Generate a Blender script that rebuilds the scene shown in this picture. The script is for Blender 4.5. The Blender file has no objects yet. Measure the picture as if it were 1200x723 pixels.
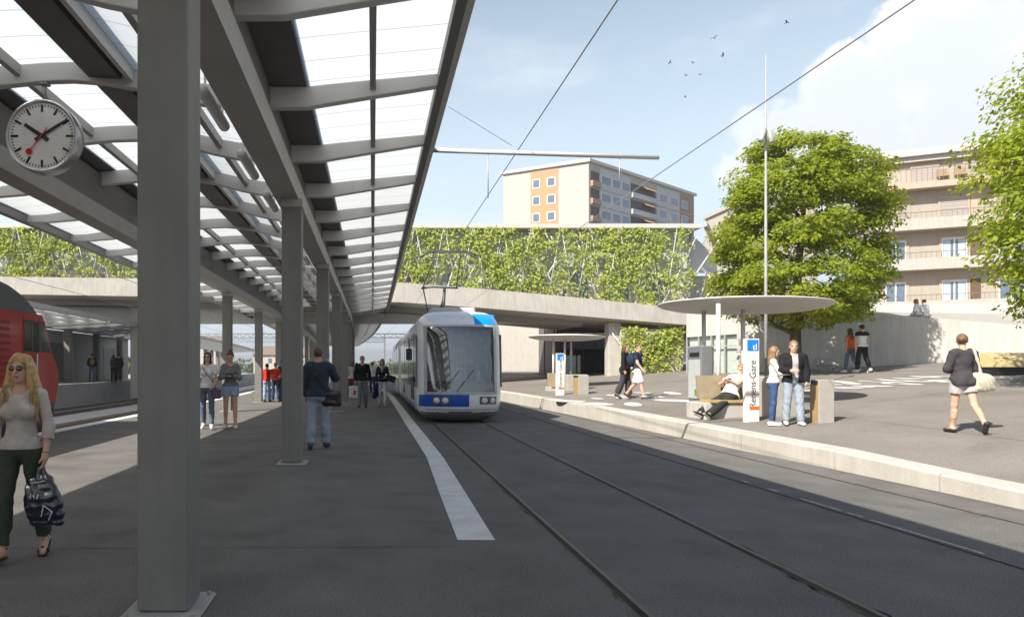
import bpy, math, random
import numpy as np
from mathutils import Vector, Matrix
R = math.radians
rng = np.random.default_rng(7)
random.seed(7)
sc = bpy.context.scene
COL = sc.collection
F, VX, VY, CH = 800.0, 437.0, 432.0, 1.6      # focal length, vanishing point and eye height of the photograph (pixels, metres)

def P(x, y, d):
    """world point seen at photo pixel (x, y) at depth d"""
    return ((x - VX) * d / F, d, CH + (VY - y) * d / F)

def bend(d):
    """the whole platform curves away gently to the left in the distance"""
    return -0.0006 * max(0.0, d - 34.0) ** 2

# ------------------------------------------------------------------ camera
cam = bpy.data.cameras.new('camera'); co = bpy.data.objects.new('camera', cam); COL.objects.link(co)
co.location = (0, 0, CH); co.rotation_euler = (R(90), 0, 0)
cam.sensor_width = 36; cam.lens = 36 * F / 1200
cam.shift_x = (600 - VX) / 1200; cam.shift_y = (VY - 361.5) / 1200
cam.clip_start = 0.05; cam.clip_end = 6000
sc.camera = co

# ------------------------------------------------------------------ materials
MATS = {}
def node(nt, t, **kw):
    n = nt.nodes.new(t)
    for k, v in kw.items():
        setattr(n, k, v)
    return n

def mat(name, col, rough=0.7, metal=0.0, var=0.12, scale=6.0, bump=0.0, bscale=60.0, spec=0.4, fine=0.0, fscale=120.0, coat=0.0,
        streak=0.0, spots=0.0):
    if name in MATS:
        return MATS[name]
    m = bpy.data.materials.new(name); m.use_nodes = True
    nt = m.node_tree; b = nt.nodes['Principled BSDF']; L = nt.links.new
    b.inputs['Roughness'].default_value = rough; b.inputs['Metallic'].default_value = metal
    b.inputs['Specular IOR Level'].default_value = spec
    if coat: b.inputs['Coat Weight'].default_value = coat; b.inputs['Coat Roughness'].default_value = 0.08
    tc = node(nt, 'ShaderNodeTexCoord')
    n1 = node(nt, 'ShaderNodeTexNoise'); n1.inputs['Scale'].default_value = scale; n1.inputs['Detail'].default_value = 6
    L(tc.outputs['Object'], n1.inputs['Vector'])
    last = n1.outputs['Fac']
    mr = node(nt, 'ShaderNodeMapRange'); L(last, mr.inputs['Value'])
    mr.inputs['From Min'].default_value = 0.3; mr.inputs['From Max'].default_value = 0.7
    mr.inputs['To Min'].default_value = 1 - var; mr.inputs['To Max'].default_value = 1 + var
    f = mr.outputs['Result']
    def mul(f, other):
        k = node(nt, 'ShaderNodeMath', operation='MULTIPLY'); L(f, k.inputs[0]); L(other, k.inputs[1]); return k.outputs[0]
    if fine:
        n2 = node(nt, 'ShaderNodeTexNoise'); n2.inputs['Scale'].default_value = fscale; n2.inputs['Detail'].default_value = 2
        L(tc.outputs['Object'], n2.inputs['Vector'])
        m2 = node(nt, 'ShaderNodeMapRange'); L(n2.outputs['Fac'], m2.inputs['Value'])
        m2.inputs['From Min'].default_value = 0.3; m2.inputs['From Max'].default_value = 0.7
        m2.inputs['To Min'].default_value = 1 - fine; m2.inputs['To Max'].default_value = 1 + fine
        f = mul(f, m2.outputs['Result'])
    if streak:
        mp = node(nt, 'ShaderNodeMapping'); mp.inputs['Scale'].default_value = (3.0, 3.0, 0.25)
        L(tc.outputs['Object'], mp.inputs['Vector'])
        n3 = node(nt, 'ShaderNodeTexNoise'); n3.inputs['Scale'].default_value = 2.5; n3.inputs['Detail'].default_value = 5
        L(mp.outputs['Vector'], n3.inputs['Vector'])
        m3 = node(nt, 'ShaderNodeMapRange'); L(n3.outputs['Fac'], m3.inputs['Value'])
        m3.inputs['From Min'].default_value = 0.35; m3.inputs['From Max'].default_value = 0.7
        m3.inputs['To Min'].default_value = 1.0 + streak * .3; m3.inputs['To Max'].default_value = 1 - streak
        f = mul(f, m3.outputs['Result'])
    if spots:      # trodden-in gum and oil spots, scattered
        vo = node(nt, 'ShaderNodeTexVoronoi'); vo.inputs['Scale'].default_value = 1.7; L(tc.outputs['Object'], vo.inputs['Vector'])
        n5 = node(nt, 'ShaderNodeTexNoise'); n5.inputs['Scale'].default_value = 0.55; n5.inputs['Detail'].default_value = 5; L(tc.outputs['Object'], n5.inputs['Vector'])
        sz = node(nt, 'ShaderNodeMapRange'); L(n5.outputs['Fac'], sz.inputs['Value'])
        sz.inputs['From Min'].default_value = 0.42; sz.inputs['From Max'].default_value = 0.72; sz.inputs['To Min'].default_value = 0.0; sz.inputs['To Max'].default_value = 0.085
        lt = node(nt, 'ShaderNodeMath', operation='LESS_THAN'); L(vo.outputs['Distance'], lt.inputs[0]); L(sz.outputs['Result'], lt.inputs[1])
        m5 = node(nt, 'ShaderNodeMath', operation='MULTIPLY_ADD'); L(lt.outputs[0], m5.inputs[0]); m5.inputs[1].default_value = -spots; m5.inputs[2].default_value = 1.0
        f = mul(f, m5.outputs[0])
        n6 = node(nt, 'ShaderNodeTexNoise'); n6.inputs['Scale'].default_value = 0.33; n6.inputs['Detail'].default_value = 7; n6.inputs['Roughness'].default_value = .65; n6.inputs['Distortion'].default_value = 1.2; L(tc.outputs['Object'], n6.inputs['Vector'])
        m6 = node(nt, 'ShaderNodeMapRange'); L(n6.outputs['Fac'], m6.inputs['Value']); m6.inputs['From Min'].default_value = .52; m6.inputs['From Max'].default_value = .60; m6.inputs['To Min'].default_value = 1.04; m6.inputs['To Max'].default_value = .90
        f = mul(f, m6.outputs['Result'])
    mx = node(nt, 'ShaderNodeVectorMath', operation='SCALE'); mx.inputs[0].default_value = col[:3]
    L(f, mx.inputs['Scale']); L(mx.outputs['Vector'], b.inputs['Base Color'])
    rr = node(nt, 'ShaderNodeMapRange'); L(n1.outputs['Fac'], rr.inputs['Value'])
    rr.inputs['To Min'].default_value = max(0.02, rough - 0.1); rr.inputs['To Max'].default_value = min(1, rough + 0.1)
    L(rr.outputs['Result'], b.inputs['Roughness'])
    if bump:
        n4 = node(nt, 'ShaderNodeTexNoise'); n4.inputs['Scale'].default_value = bscale; n4.inputs['Detail'].default_value = 4
        L(tc.outputs['Object'], n4.inputs['Vector'])
        bp = node(nt, 'ShaderNodeBump'); bp.inputs['Strength'].default_value = bump; bp.inputs['Distance'].default_value = 0.02
        L(n4.outputs['Fac'], bp.inputs['Height']); L(bp.outputs['Normal'], b.inputs['Normal'])
    MATS[name] = m
    return m

def glass(name, tint, gloss=0.12, clear=0.6, rough=0.02):
    """window glass: tinted see-through mixed with a mirror-like coat by Fresnel"""
    if name in MATS: return MATS[name]
    m = bpy.data.materials.new(name); m.use_nodes = True
    nt = m.node_tree; nt.nodes.clear(); L = nt.links.new
    out = node(nt, 'ShaderNodeOutputMaterial')
    tr = node(nt, 'ShaderNodeBsdfTransparent'); tr.inputs['Color'].default_value = (*[c * clear for c in tint], 1)
    gl = node(nt, 'ShaderNodeBsdfGlossy'); gl.inputs['Roughness'].default_value = rough
    fr = node(nt, 'ShaderNodeLayerWeight'); fr.inputs['Blend'].default_value = 0.5
    pw_ = node(nt, 'ShaderNodeMath', operation='POWER'); pw_.inputs[1].default_value = 4.0; L(fr.outputs['Facing'], pw_.inputs[0])
    ad = node(nt, 'ShaderNodeMath', operation='ADD'); ad.inputs[1].default_value = gloss; ad.use_clamp = True
    L(pw_.outputs[0], ad.inputs[0])
    mx = node(nt, 'ShaderNodeMixShader'); L(ad.outputs[0], mx.inputs['Fac']); L(tr.outputs[0], mx.inputs[1]); L(gl.outputs[0], mx.inputs[2])
    L(mx.outputs[0], out.inputs['Surface'])
    MATS[name] = m
    return m

def leafmat(name, col, trans, var=0.5):
    if name in MATS: return MATS[name]
    m = bpy.data.materials.new(name); m.use_nodes = True
    nt = m.node_tree; nt.nodes.clear(); L = nt.links.new
    out = node(nt, 'ShaderNodeOutputMaterial')
    ge = node(nt, 'ShaderNodeNewGeometry')
    tc = node(nt, 'ShaderNodeTexCoord')
    n1 = node(nt, 'ShaderNodeTexNoise'); n1.inputs['Scale'].default_value = 0.7; n1.inputs['Detail'].default_value = 3
    L(tc.outputs['Object'], n1.inputs['Vector'])
    a = node(nt, 'ShaderNodeMath', operation='ADD'); L(ge.outputs['Random Per Island'], a.inputs[0]); L(n1.outputs['Fac'], a.inputs[1])
    def tone(c):
        cr = node(nt, 'ShaderNodeValToRGB')
        mr = node(nt, 'ShaderNodeMapRange'); L(a.outputs[0], mr.inputs['Value'])
        mr.inputs['From Min'].default_value = 0.25; mr.inputs['From Max'].default_value = 1.35
        L(mr.outputs['Result'], cr.inputs['Fac'])
        e = cr.color_ramp.elements
        e[0].color = (c[0] * (1 - var), c[1] * (1 - var * .8), c[2] * (1 - var * .6), 1)
        e[1].color = (c[0] * (1 + var), c[1] * (1 + var * .7), c[2] * (1 + var * .3), 1)
        return cr.outputs['Color']
    pb = node(nt, 'ShaderNodeBsdfPrincipled'); pb.inputs['Roughness'].default_value = 0.55; pb.inputs['Specular IOR Level'].default_value = 0.25
    L(tone(col), pb.inputs['Base Color'])
    t = node(nt, 'ShaderNodeBsdfTranslucent'); L(tone(trans), t.inputs['Color'])
    mx = node(nt, 'ShaderNodeMixShader'); mx.inputs['Fac'].default_value = 0.42
    L(pb.outputs[0], mx.inputs[1]); L(t.outputs[0], mx.inputs[2]); L(mx.outputs[0], out.inputs['Surface'])
    MATS[name] = m
    return m

def cloth(name, col, rough=0.85, var=0.14, bump=0.25):
    return mat('cloth_' + name, col, rough=rough, var=var, scale=9, bump=bump, bscale=140, spec=0.15, fine=0.1, fscale=260)

# ------------------------------------------------------------------ mesh building
class MB:
    def __init__(s): s.v = []; s.f = []; s.m = []; s.mi = 0; s.smooth = []; s.sm = False
    def vert(s, *p): s.v.append(tuple(p)); return len(s.v) - 1
    def face(s, idx): s.f.append(tuple(idx)); s.m.append(s.mi); s.smooth.append(s.sm)
    def poly(s, pts):
        i = len(s.v); s.v.extend([tuple(p) for p in pts]); s.face(range(i, i + len(pts)))
    def box(s, x0, x1, y0, y1, z0, z1):
        i = len(s.v)
        for z in (z0, z1):
            for (x, y) in ((x0, y0), (x1, y0), (x1, y1), (x0, y1)): s.v.append((x, y, z))
        for q in ((3, 2, 1, 0), (4, 5, 6, 7), (0, 1, 5, 4), (1, 2, 6, 5), (2, 3, 7, 6), (3, 0, 4, 7)): s.face([i + k for k in q])
        return s
    def bbox(s, x0, x1, y0, y1, z0, z1, c=0.01):
        """box with chamfered vertical edges and a chamfered rim"""
        c = min(c, (x1 - x0) / 2.5, (y1 - y0) / 2.5, (z1 - z0) / 2.5)
        def ring(e):
            a, b, p, q = x0 + e, x1 - e, y0 + e, y1 - e
            return [(a + c, p), (b - c, p), (b, p + c), (b, q - c), (b - c, q), (a + c, q), (a, q - c), (a, p + c)]
        rings = [(ring(c * .8), z0), (ring(0), z0 + c), (ring(0), z1 - c), (ring(c * .8), z1)]
        i = len(s.v)
        for r, z in rings: s.v.extend([(x, y, z) for x, y in r])
        for k in range(3):
            for j in range(8):
                a, b = i + k * 8 + j, i + k * 8 + (j + 1) % 8
                s.face((a, b, b + 8, a + 8))
        s.face([i + j for j in range(7, -1, -1)]); s.face([i + 24 + j for j in range(8)])
        return s
    def obox(s, o, u, v, w):
        """box from a corner o and three edge vectors"""
        o, u, v, w = map(Vector, (o, u, v, w)); i = len(s.v)
        for p in (o, o + u, o + u + v, o + v, o + w, o + u + w, o + u + v + w, o + v + w): s.v.append(tuple(p))
        qs = ((3, 2, 1, 0), (4, 5, 6, 7), (0, 1, 5, 4), (1, 2, 6, 5), (2, 3, 7, 6), (3, 0, 4, 7))
        flip = u.cross(v).dot(w) < 0
        for q in qs: s.face([i + k for k in (q[::-1] if flip else q)])
        return s
    def loft(s, rings, caps=True, closed=True):
        n = len(rings[0]); i = len(s.v)
        for r in rings: s.v.extend([tuple(p) for p in r])
        for k in range(len(rings) - 1):
            for j in range(n if closed else n - 1):
                a, b = i + k * n + j, i + k * n + (j + 1) % n
                s.face((a, b, b + n, a + n))
        if caps and closed:
            s.face([i + j for j in range(n - 1, -1, -1)]); s.face([i + (len(rings) - 1) * n + j for j in range(n)])
        return s
    def tube(s, pts, r, n=8, caps=True):
        pts = [Vector(p) for p in pts]; rings = []
        rs = r if isinstance(r, (list, tuple)) else [r] * len(pts)
        up = None
        for k, p in enumerate(pts):
            t = (pts[min(k + 1, len(pts) - 1)] - pts[max(k - 1, 0)]).normalized()
            if up is None: up = Vector((0, 0, 1)) if abs(t.z) < 0.9 else Vector((0, 1, 0))
            a = t.cross(up).normalized(); b = a.cross(t).normalized(); up = b
            rings.append([p + a * (rs[k] * math.cos(2 * math.pi * j / n)) + b * (rs[k] * math.sin(2 * math.pi * j / n)) for j in range(n)])
        o = s.sm; s.sm = True; s.loft(rings, caps); s.sm = o
        return s
    def lathe(s, c, prof, n=32):
        """prof: list of (radius, z) from bottom to top"""
        o = s.sm; s.sm = True
        s.loft([[(c[0] + r * math.cos(2 * math.pi * j / n), c[1] + r * math.sin(2 * math.pi * j / n), c[2] + z) for j in range(n)] for r, z in prof])
        s.sm = o
        return s
    def build(s, name, mats, parent=None, loc=None, bevel=0.0, shade=None):
        me = bpy.data.meshes.new(name)
        base = Vector(loc) if loc is not None else (WORLD.get(parent.name, Vector((0, 0, 0))) if parent is not None else Vector((0, 0, 0)))
        v = np.array(s.v, dtype=np.float64).reshape(-1, 3) - np.array(base)
        me.from_pydata(v.tolist(), [], s.f)
        if not isinstance(mats, (list, tuple)): mats = [mats]
        for m in mats: me.materials.append(m)
        me.polygons.foreach_set('material_index', s.m)
        me.polygons.foreach_set('use_smooth', s.smooth if shade is None else [shade] * len(s.f))
        me.update()
        o = bpy.data.objects.new(name, me); COL.objects.link(o)
        if parent is not None: o.parent = parent
        else: o.location = base
        WORLD[o.name] = base
        if bevel:
            b = o.modifiers.new('edge', 'BEVEL'); b.width = bevel; b.segments = 2; b.limit_method = 'ANGLE'
        return o
WORLD = {}

def mesh_from(name, v, f, mats, parent=None, loc=(0, 0, 0), smooth=True, mi=None):
    me = bpy.data.meshes.new(name)
    f = np.asarray(f, dtype=np.int32); v = np.asarray(v, dtype=np.float32); n = f.shape[1]
    me.vertices.add(len(v)); me.vertices.foreach_set('co', v.ravel())
    me.loops.add(f.size); me.loops.foreach_set('vertex_index', f.ravel())
    me.polygons.add(len(f)); me.polygons.foreach_set('loop_start', np.arange(0, f.size, n, dtype=np.int32))
    if not isinstance(mats, (list, tuple)): mats = [mats]
    for m in mats: me.materials.append(m)
    if mi is not None: me.polygons.foreach_set('material_index', np.asarray(mi, dtype=np.int32))
    me.polygons.foreach_set('use_smooth', np.full(len(f), smooth))
    me.update(calc_edges=True); me.validate()
    o = bpy.data.objects.new(name, me); COL.objects.link(o); o.location = loc
    if parent is not None: o.parent = parent
    return o

def tag(o, label=None, cat=None, group=None, kind=None):
    if label: o['label'] = label
    if cat: o['category'] = cat
    if group: o['group'] = group
    if kind: o['kind'] = kind
    return o
def thing(name, label, cat, loc, group=None, rz=0.0):
    o = bpy.data.objects.new(name, None); COL.objects.link(o); o.location = loc; o.rotation_euler = (0, 0, rz)
    o.empty_display_size = 0.2
    WORLD[o.name] = Vector(loc)
    return tag(o, label, cat, group)
def structure(o): o['kind'] = 'structure'; return o

# ------------------------------------------------------------------ sun and sky
SUN = Vector((-0.84, -0.72, 1.0)).normalized()          # direction towards the sun
s = bpy.data.lights.new('sun', 'SUN'); s.energy = 5.0; s.angle = R(0.53); s.color = (1.0, 0.94, 0.85)
so = bpy.data.objects.new('sun', s); COL.objects.link(so); so.location = (-20, -10, 40)
so.rotation_euler = SUN.to_track_quat('Z', 'Y').to_euler()
w = bpy.data.worlds.new('World'); sc.world = w; w.use_nodes = True
nt = w.node_tree; nt.nodes.clear(); L = nt.links.new
sky = node(nt, 'ShaderNodeTexSky', sky_type='NISHITA'); sky.sun_disc = False
sky.sun_elevation = math.asin(SUN.z); sky.sun_rotation = math.atan2(SUN.x, SUN.y)
sky.altitude = 400; sky.air_density = 1.0; sky.dust_density = 2.2; sky.ozone_density = 1.3
tc = node(nt, 'ShaderNodeTexCoord')
nrm = node(nt, 'ShaderNodeVectorMath', operation='NORMALIZE'); L(tc.outputs['Generated'], nrm.inputs[0])
D = nrm.outputs['Vector']
def M(op, a, b=None, c=None, clamp=False):
    k = node(nt, 'ShaderNodeMath', operation=op); k.use_clamp = clamp
    for i, x in enumerate((a, b, c)):
        if x is None: continue
        if isinstance(x, (int, float)): k.inputs[i].default_value = x
        else: L(x, k.inputs[i])
    return k.outputs[0]
def noise(scale, detail, rough=0.55, off=(0, 0, 0), stretch=(1, 1, 1)):
    mp = node(nt, 'ShaderNodeMapping'); mp.inputs['Location'].default_value = off; mp.inputs['Scale'].default_value = stretch
    L(D, mp.inputs['Vector'])
    n = node(nt, 'ShaderNodeTexNoise'); n.inputs['Scale'].default_value = scale; n.inputs['Detail'].default_value = detail
    n.inputs['Roughness'].default_value = rough
    L(mp.outputs['Vector'], n.inputs['Vector']); return n.outputs['Fac']
def smooth(x, lo, hi):
    k = node(nt, 'ShaderNodeMapRange', interpolation_type='SMOOTHSTEP'); L(x, k.inputs['Value'])
    k.inputs['From Min'].default_value = lo; k.inputs['From Max'].default_value = hi; return k.outputs['Result']
# cumulus bank: a handful of puff centres (azimuth, elevation and radius in degrees), edges broken up by noise
puffs = [(31.2, 14.8, 4.4), (35.5, 16.5, 4.4), (34.2, 19.2, 2.8), (40.2, 20.0, 4.6), (43.2, 22.6, 5.2), (42, 15.0, 5.4), (49, 20, 6), (39.5, 11.0, 4.5), (57, 20, 7), (-40, 18, 6)]
best = None
for az, el, r in puffs:
    dv = (math.sin(R(az)) * math.cos(R(el)), math.cos(R(az)) * math.cos(R(el)), math.sin(R(el)))
    dt = node(nt, 'ShaderNodeVectorMath', operation='DOT_PRODUCT'); L(D, dt.inputs[0]); dt.inputs[1].default_value = dv
    ang = M('ARCCOSINE', M('MINIMUM', dt.outputs['Value'], 0.999999))
    v = M('MULTIPLY_ADD', ang, -1.0 / R(r), 1.0)
    best = v if best is None else M('SMOOTH_MAX', best, v, 0.25)
fluff = noise(9, 10, 0.62, (3.1, 0.2, 1.7))
fl2 = noise(34, 6, 0.6, (0.4, 2.2, 5.0))
edge = M('ADD', best, M('ADD', M('MULTIPLY', M('SUBTRACT', fluff, 0.5), 1.3), M('MULTIPLY', M('SUBTRACT', fl2, 0.5), 0.6)))
cm = smooth(edge, 0.04, 0.30)
wisp = M('MULTIPLY', smooth(noise(3.0, 8, 0.6, (5, 1, 2), (1, 1, 3.0)), 0.52, 0.8), 0.35)
cm2 = M('MAXIMUM', cm, wisp)
sep = node(nt, 'ShaderNodeSeparateXYZ'); L(D, sep.inputs[0])
up = sep.outputs['Z']
haze = M('MULTIPLY', M('POWER', M('SUBTRACT', 1.0, smooth(up, 0.0, 0.76)), 1.05), M('MULTIPLY_ADD', smooth(sep.outputs['Y'], -0.1, 0.7), 0.72, 0.28))
def mix(f, a, b):
    k = node(nt, 'ShaderNodeMix', data_type='RGBA'); 
    L(f, k.inputs[0])
    for i, x in ((6, a), (7, b)):
        if isinstance(x, tuple): k.inputs[i].default_value = (*x, 1)
        else: L(x, k.inputs[i])
    return k.outputs[2]
SKYK = 0.079
base = mix(M('MULTIPLY', haze, 1.0, clamp=True), sky.outputs['Color'], (6.7, 8.1, 9.0))
shade = smooth(M('ADD', noise(7, 6, 0.6, (1, 4, 0)), M('MULTIPLY', edge, 0.25)), 0.38, 0.66)
cloudc = mix(shade, (9.4, 9.4, 9.3), (6.9, 7.3, 7.7))
full = mix(cm2, base, cloudc)
bg = node(nt, 'ShaderNodeBackground'); bg.inputs['Strength'].default_value = SKYK
L(full, bg.inputs['Color'])
wo = node(nt, 'ShaderNodeOutputWorld'); L(bg.outputs[0], wo.inputs['Surface'])

sc.view_settings.view_transform = 'Standard'; sc.view_settings.look = 'None'
sc.view_settings.gamma = 1; sc.view_settings.use_curve_mapping = False; sc.view_settings.exposure = 0.9
sc.cycles.use_denoising = True; sc.cycles.max_bounces = 8; sc.cycles.transparent_max_bounces = 16
sc.cycles.diffuse_bounces = 4; sc.cycles.glossy_bounces = 3; sc.cycles.sample_clamp_indirect = 6
sc.cycles.caustics_reflective = False; sc.cycles.caustics_refractive = False
# ================================================================== materials of the place
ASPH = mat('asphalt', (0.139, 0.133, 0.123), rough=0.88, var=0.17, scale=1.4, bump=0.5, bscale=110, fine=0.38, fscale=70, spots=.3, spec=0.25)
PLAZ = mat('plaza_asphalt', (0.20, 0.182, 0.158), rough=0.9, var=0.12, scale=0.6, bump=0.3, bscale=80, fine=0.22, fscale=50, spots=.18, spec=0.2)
CONC = mat('concrete', (0.45, 0.425, 0.38), rough=0.85, var=0.08, scale=1.5, bump=0.12, bscale=40, fine=0.05, fscale=90, streak=0.12, spec=0.2)
CONW = mat('pale_concrete', (0.49, 0.467, 0.425), rough=0.85, var=0.07, scale=1.2, bump=0.1, bscale=35, fine=0.05, fscale=70, streak=0.12, spec=0.2)
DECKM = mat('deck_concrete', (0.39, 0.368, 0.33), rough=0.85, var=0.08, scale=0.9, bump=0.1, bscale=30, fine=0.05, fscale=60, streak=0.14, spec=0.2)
STEELC = mat('column_paint', (0.205, 0.20, 0.182), rough=0.6, var=0.07, scale=2.5, bump=0.12, bscale=180, fine=0.06, fscale=160, streak=0.08, spec=0.3)
RIBM = mat('rib_paint', (0.66, 0.66, 0.65), rough=0.55, var=0.05, scale=2, spec=0.3, fine=0.03)
BEAMM = mat('beam_paint', (0.40, 0.395, 0.38), rough=0.6, var=0.07, scale=2.2, spec=0.3, fine=0.03)
DARKM = mat('soffit_paint', (0.17, 0.165, 0.16), rough=0.6, var=0.1, scale=2, spec=0.3)
EDGE = mat('edge_paint', (0.24, 0.24, 0.235), rough=0.5, var=0.08, scale=2, spec=0.35)
WHITEP = mat('white_line', (0.62, 0.62, 0.60), rough=0.8, var=0.12, scale=3, fine=0.08, fscale=40)
PLATE = mat('plate_stone', (0.36, 0.35, 0.33), rough=0.8, var=0.1, scale=4, fine=0.08)
ALU = mat('aluminium', (0.55, 0.56, 0.57), rough=0.35, metal=0.85, var=0.06)
GREYM = mat('grey_metal', (0.42, 0.42, 0.41), rough=0.45, metal=0.2, var=0.08)
DKMET = mat('dark_metal', (0.09, 0.09, 0.095), rough=0.5, metal=0.3, var=0.1)
BLACKP = mat('black_paint', (0.016, 0.016, 0.017), rough=0.4, var=0.1)
GRAVEL = mat('ballast', (0.50, 0.47, 0.43), rough=0.95, var=0.16, scale=1.5, bump=0.9, bscale=14, fine=0.3, fscale=16)
EARTH = mat('earth', (0.16, 0.15, 0.12), rough=0.95, var=0.3, scale=0.05, fine=0.2, fscale=2)
RAILM = mat('rail_steel', (0.16, 0.14, 0.12), rough=0.6, metal=0.3, var=0.2, scale=5)
GROOVE = mat('rail_groove', (0.035, 0.032, 0.024), rough=0.95, var=0.5, scale=3)
MOSS = mat('rail_moss', (0.115, 0.115, 0.05), rough=1, var=0.6, scale=4, fine=0.3, fscale=30)

def frosted():
    m = bpy.data.materials.new('roof_glass'); m.use_nodes = True
    nt = m.node_tree; nt.nodes.clear(); L = nt.links.new
    out = node(nt, 'ShaderNodeOutputMaterial')
    tc = node(nt, 'ShaderNodeTexCoord'); sp = node(nt, 'ShaderNodeSeparateXYZ'); L(tc.outputs['Object'], sp.inputs[0])
    a = node(nt, 'ShaderNodeMath', operation='MULTIPLY'); L(sp.outputs['Y'], a.inputs[0]); a.inputs[1].default_value = 1 / 0.575
    fr = node(nt, 'ShaderNodeMath', operation='FRACT'); L(a.outputs[0], fr.inputs[0])
    lt = node(nt, 'ShaderNodeMath', operation='LESS_THAN'); L(fr.outputs[0], lt.inputs[0]); lt.inputs[1].default_value = 0.035
    cm = node(nt, 'ShaderNodeMix', data_type='RGBA'); L(lt.outputs[0], cm.inputs[0])
    cm.inputs[6].default_value = (0.74, 0.76, 0.76, 1); cm.inputs[7].default_value = (0.42, 0.47, 0.47, 1)
    t = node(nt, 'ShaderNodeBsdfTranslucent'); L(cm.outputs[2], t.inputs['Color'])
    g = node(nt, 'ShaderNodeBsdfGlossy'); g.inputs['Roughness'].default_value = 0.15; g.inputs['Color'].default_value = (.9, .9, .9, 1)
    mx = node(nt, 'ShaderNodeMixShader'); mx.inputs['Fac'].default_value = 0.05
    rf = node(nt, 'ShaderNodeBsdfRefraction'); rf.inputs['Roughness'].default_value = 0.75; rf.inputs['IOR'].default_value = 1.08; L(cm.outputs[2], rf.inputs['Color'])
    m2 = node(nt, 'ShaderNodeMixShader'); m2.inputs['Fac'].default_value = 0.5; L(t.outputs[0], m2.inputs[1]); L(rf.outputs[0], m2.inputs[2])
    L(m2.outputs[0], mx.inputs[1]); L(g.outputs[0], mx.inputs[2]); L(mx.outputs[0], out.inputs['Surface'])
    return m
FROST = frosted()

# ================================================================== ground
def interp(x, pts):
    return float(np.interp(x, [p[0] for p in pts], [p[1] for p in pts]))
def Xk(y): return interp(y, [(-20, 7.5), (7.8, 7.42), (10.85, 7.33), (14.2, 7.2), (17.5, 7.12), (20.3, 7.0), (24, 6.86), (28, 6.68), (33, 6.42), (39, 6.08), (45, 5.7), (62, 4.6), (90, 2.5)])
def Zk(y): return interp(y, [(-10, .08), (4, .12), (7.8, .19), (10.85, .30), (14.2, .34), (20, .40), (32, .46), (60, .5), (90, .5)])
def Zp(x, y): return Zk(y) + 0.075 * (x - Xk(y))
def hit(x, y):
    """ground point of the sloping plaza seen at photo pixel (x, y)"""
    lo, hi = 5.0, 80.0
    for _ in range(60):
        d = (lo + hi) / 2; q = P(x, y, d)
        if q[2] > Zp(q[0], q[1]): lo = d
        else: hi = d
    q = P(x, y, lo); return (q[0], q[1], Zp(q[0], q[1]))
def gnd(x, y):
    d = F * CH / (y - VY); return ((x - VX) * d / F, d, 0.0)

m = MB(); m.poly([(-4000, -600, -.6), (4000, -600, -.6), (4000, 5000, -.6), (-4000, 5000, -.6)])
structure(m.build('ground', EARTH))
YS = [-16, -8, 0, 4, 8, 12, 16, 20, 24, 28, 33, 38, 45, 52, 60, 70, 80, 90, 100, 115, 130]
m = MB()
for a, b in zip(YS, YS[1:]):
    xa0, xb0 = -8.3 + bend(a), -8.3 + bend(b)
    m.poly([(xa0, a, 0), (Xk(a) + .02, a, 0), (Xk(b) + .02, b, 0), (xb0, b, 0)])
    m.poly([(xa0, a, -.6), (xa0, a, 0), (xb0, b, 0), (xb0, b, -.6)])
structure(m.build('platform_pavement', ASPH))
# sloping plaza
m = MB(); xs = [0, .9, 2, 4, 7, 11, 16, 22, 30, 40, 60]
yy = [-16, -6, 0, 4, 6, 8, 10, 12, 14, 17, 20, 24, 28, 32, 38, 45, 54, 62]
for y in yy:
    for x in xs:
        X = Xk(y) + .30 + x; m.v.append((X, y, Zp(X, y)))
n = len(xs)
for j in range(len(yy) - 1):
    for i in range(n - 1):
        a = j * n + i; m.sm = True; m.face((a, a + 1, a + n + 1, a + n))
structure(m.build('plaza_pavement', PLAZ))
# kerb in long stone pieces
m = MB(); ky = [-16, -10, -5, 0, 2.6, 5.2, 8.9, 10.85, 13.4, 16.0, 18.6, 21.2, 23.8, 26.4, 29, 32, 35, 38, 42, 46, 52, 58, 62]
for a, b in zip(ky, ky[1:]):
    a2, b2 = a + .012, b - .012
    pa, pb = Xk(a2), Xk(b2); za, zb = Zk(a2), Zk(b2)
    A = [(pa, a2, -.05), (pa, a2, za - .02), (pa + .025, a2, za + .005), (pa + .31, a2, za + .028), (pa + .31, a2, -.05)]
    B = [(pb, b2, -.05), (pb, b2, zb - .02), (pb + .025, b2, zb + .005), (pb + .31, b2, zb + .028), (pb + .31, b2, -.05)]
    m.loft([A, B])
structure(m.build('kerb', mat('kerb_stone', (0.47, 0.44, 0.385), rough=0.85, var=0.07, scale=1.5, fine=0.08, fscale=50, bump=.15, bscale=60, streak=.1)))
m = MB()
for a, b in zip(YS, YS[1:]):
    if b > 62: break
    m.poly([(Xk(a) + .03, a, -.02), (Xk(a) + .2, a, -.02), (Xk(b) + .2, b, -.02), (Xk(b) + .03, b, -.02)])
structure(m.build('kerb_bedding', DKMET))
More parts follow.
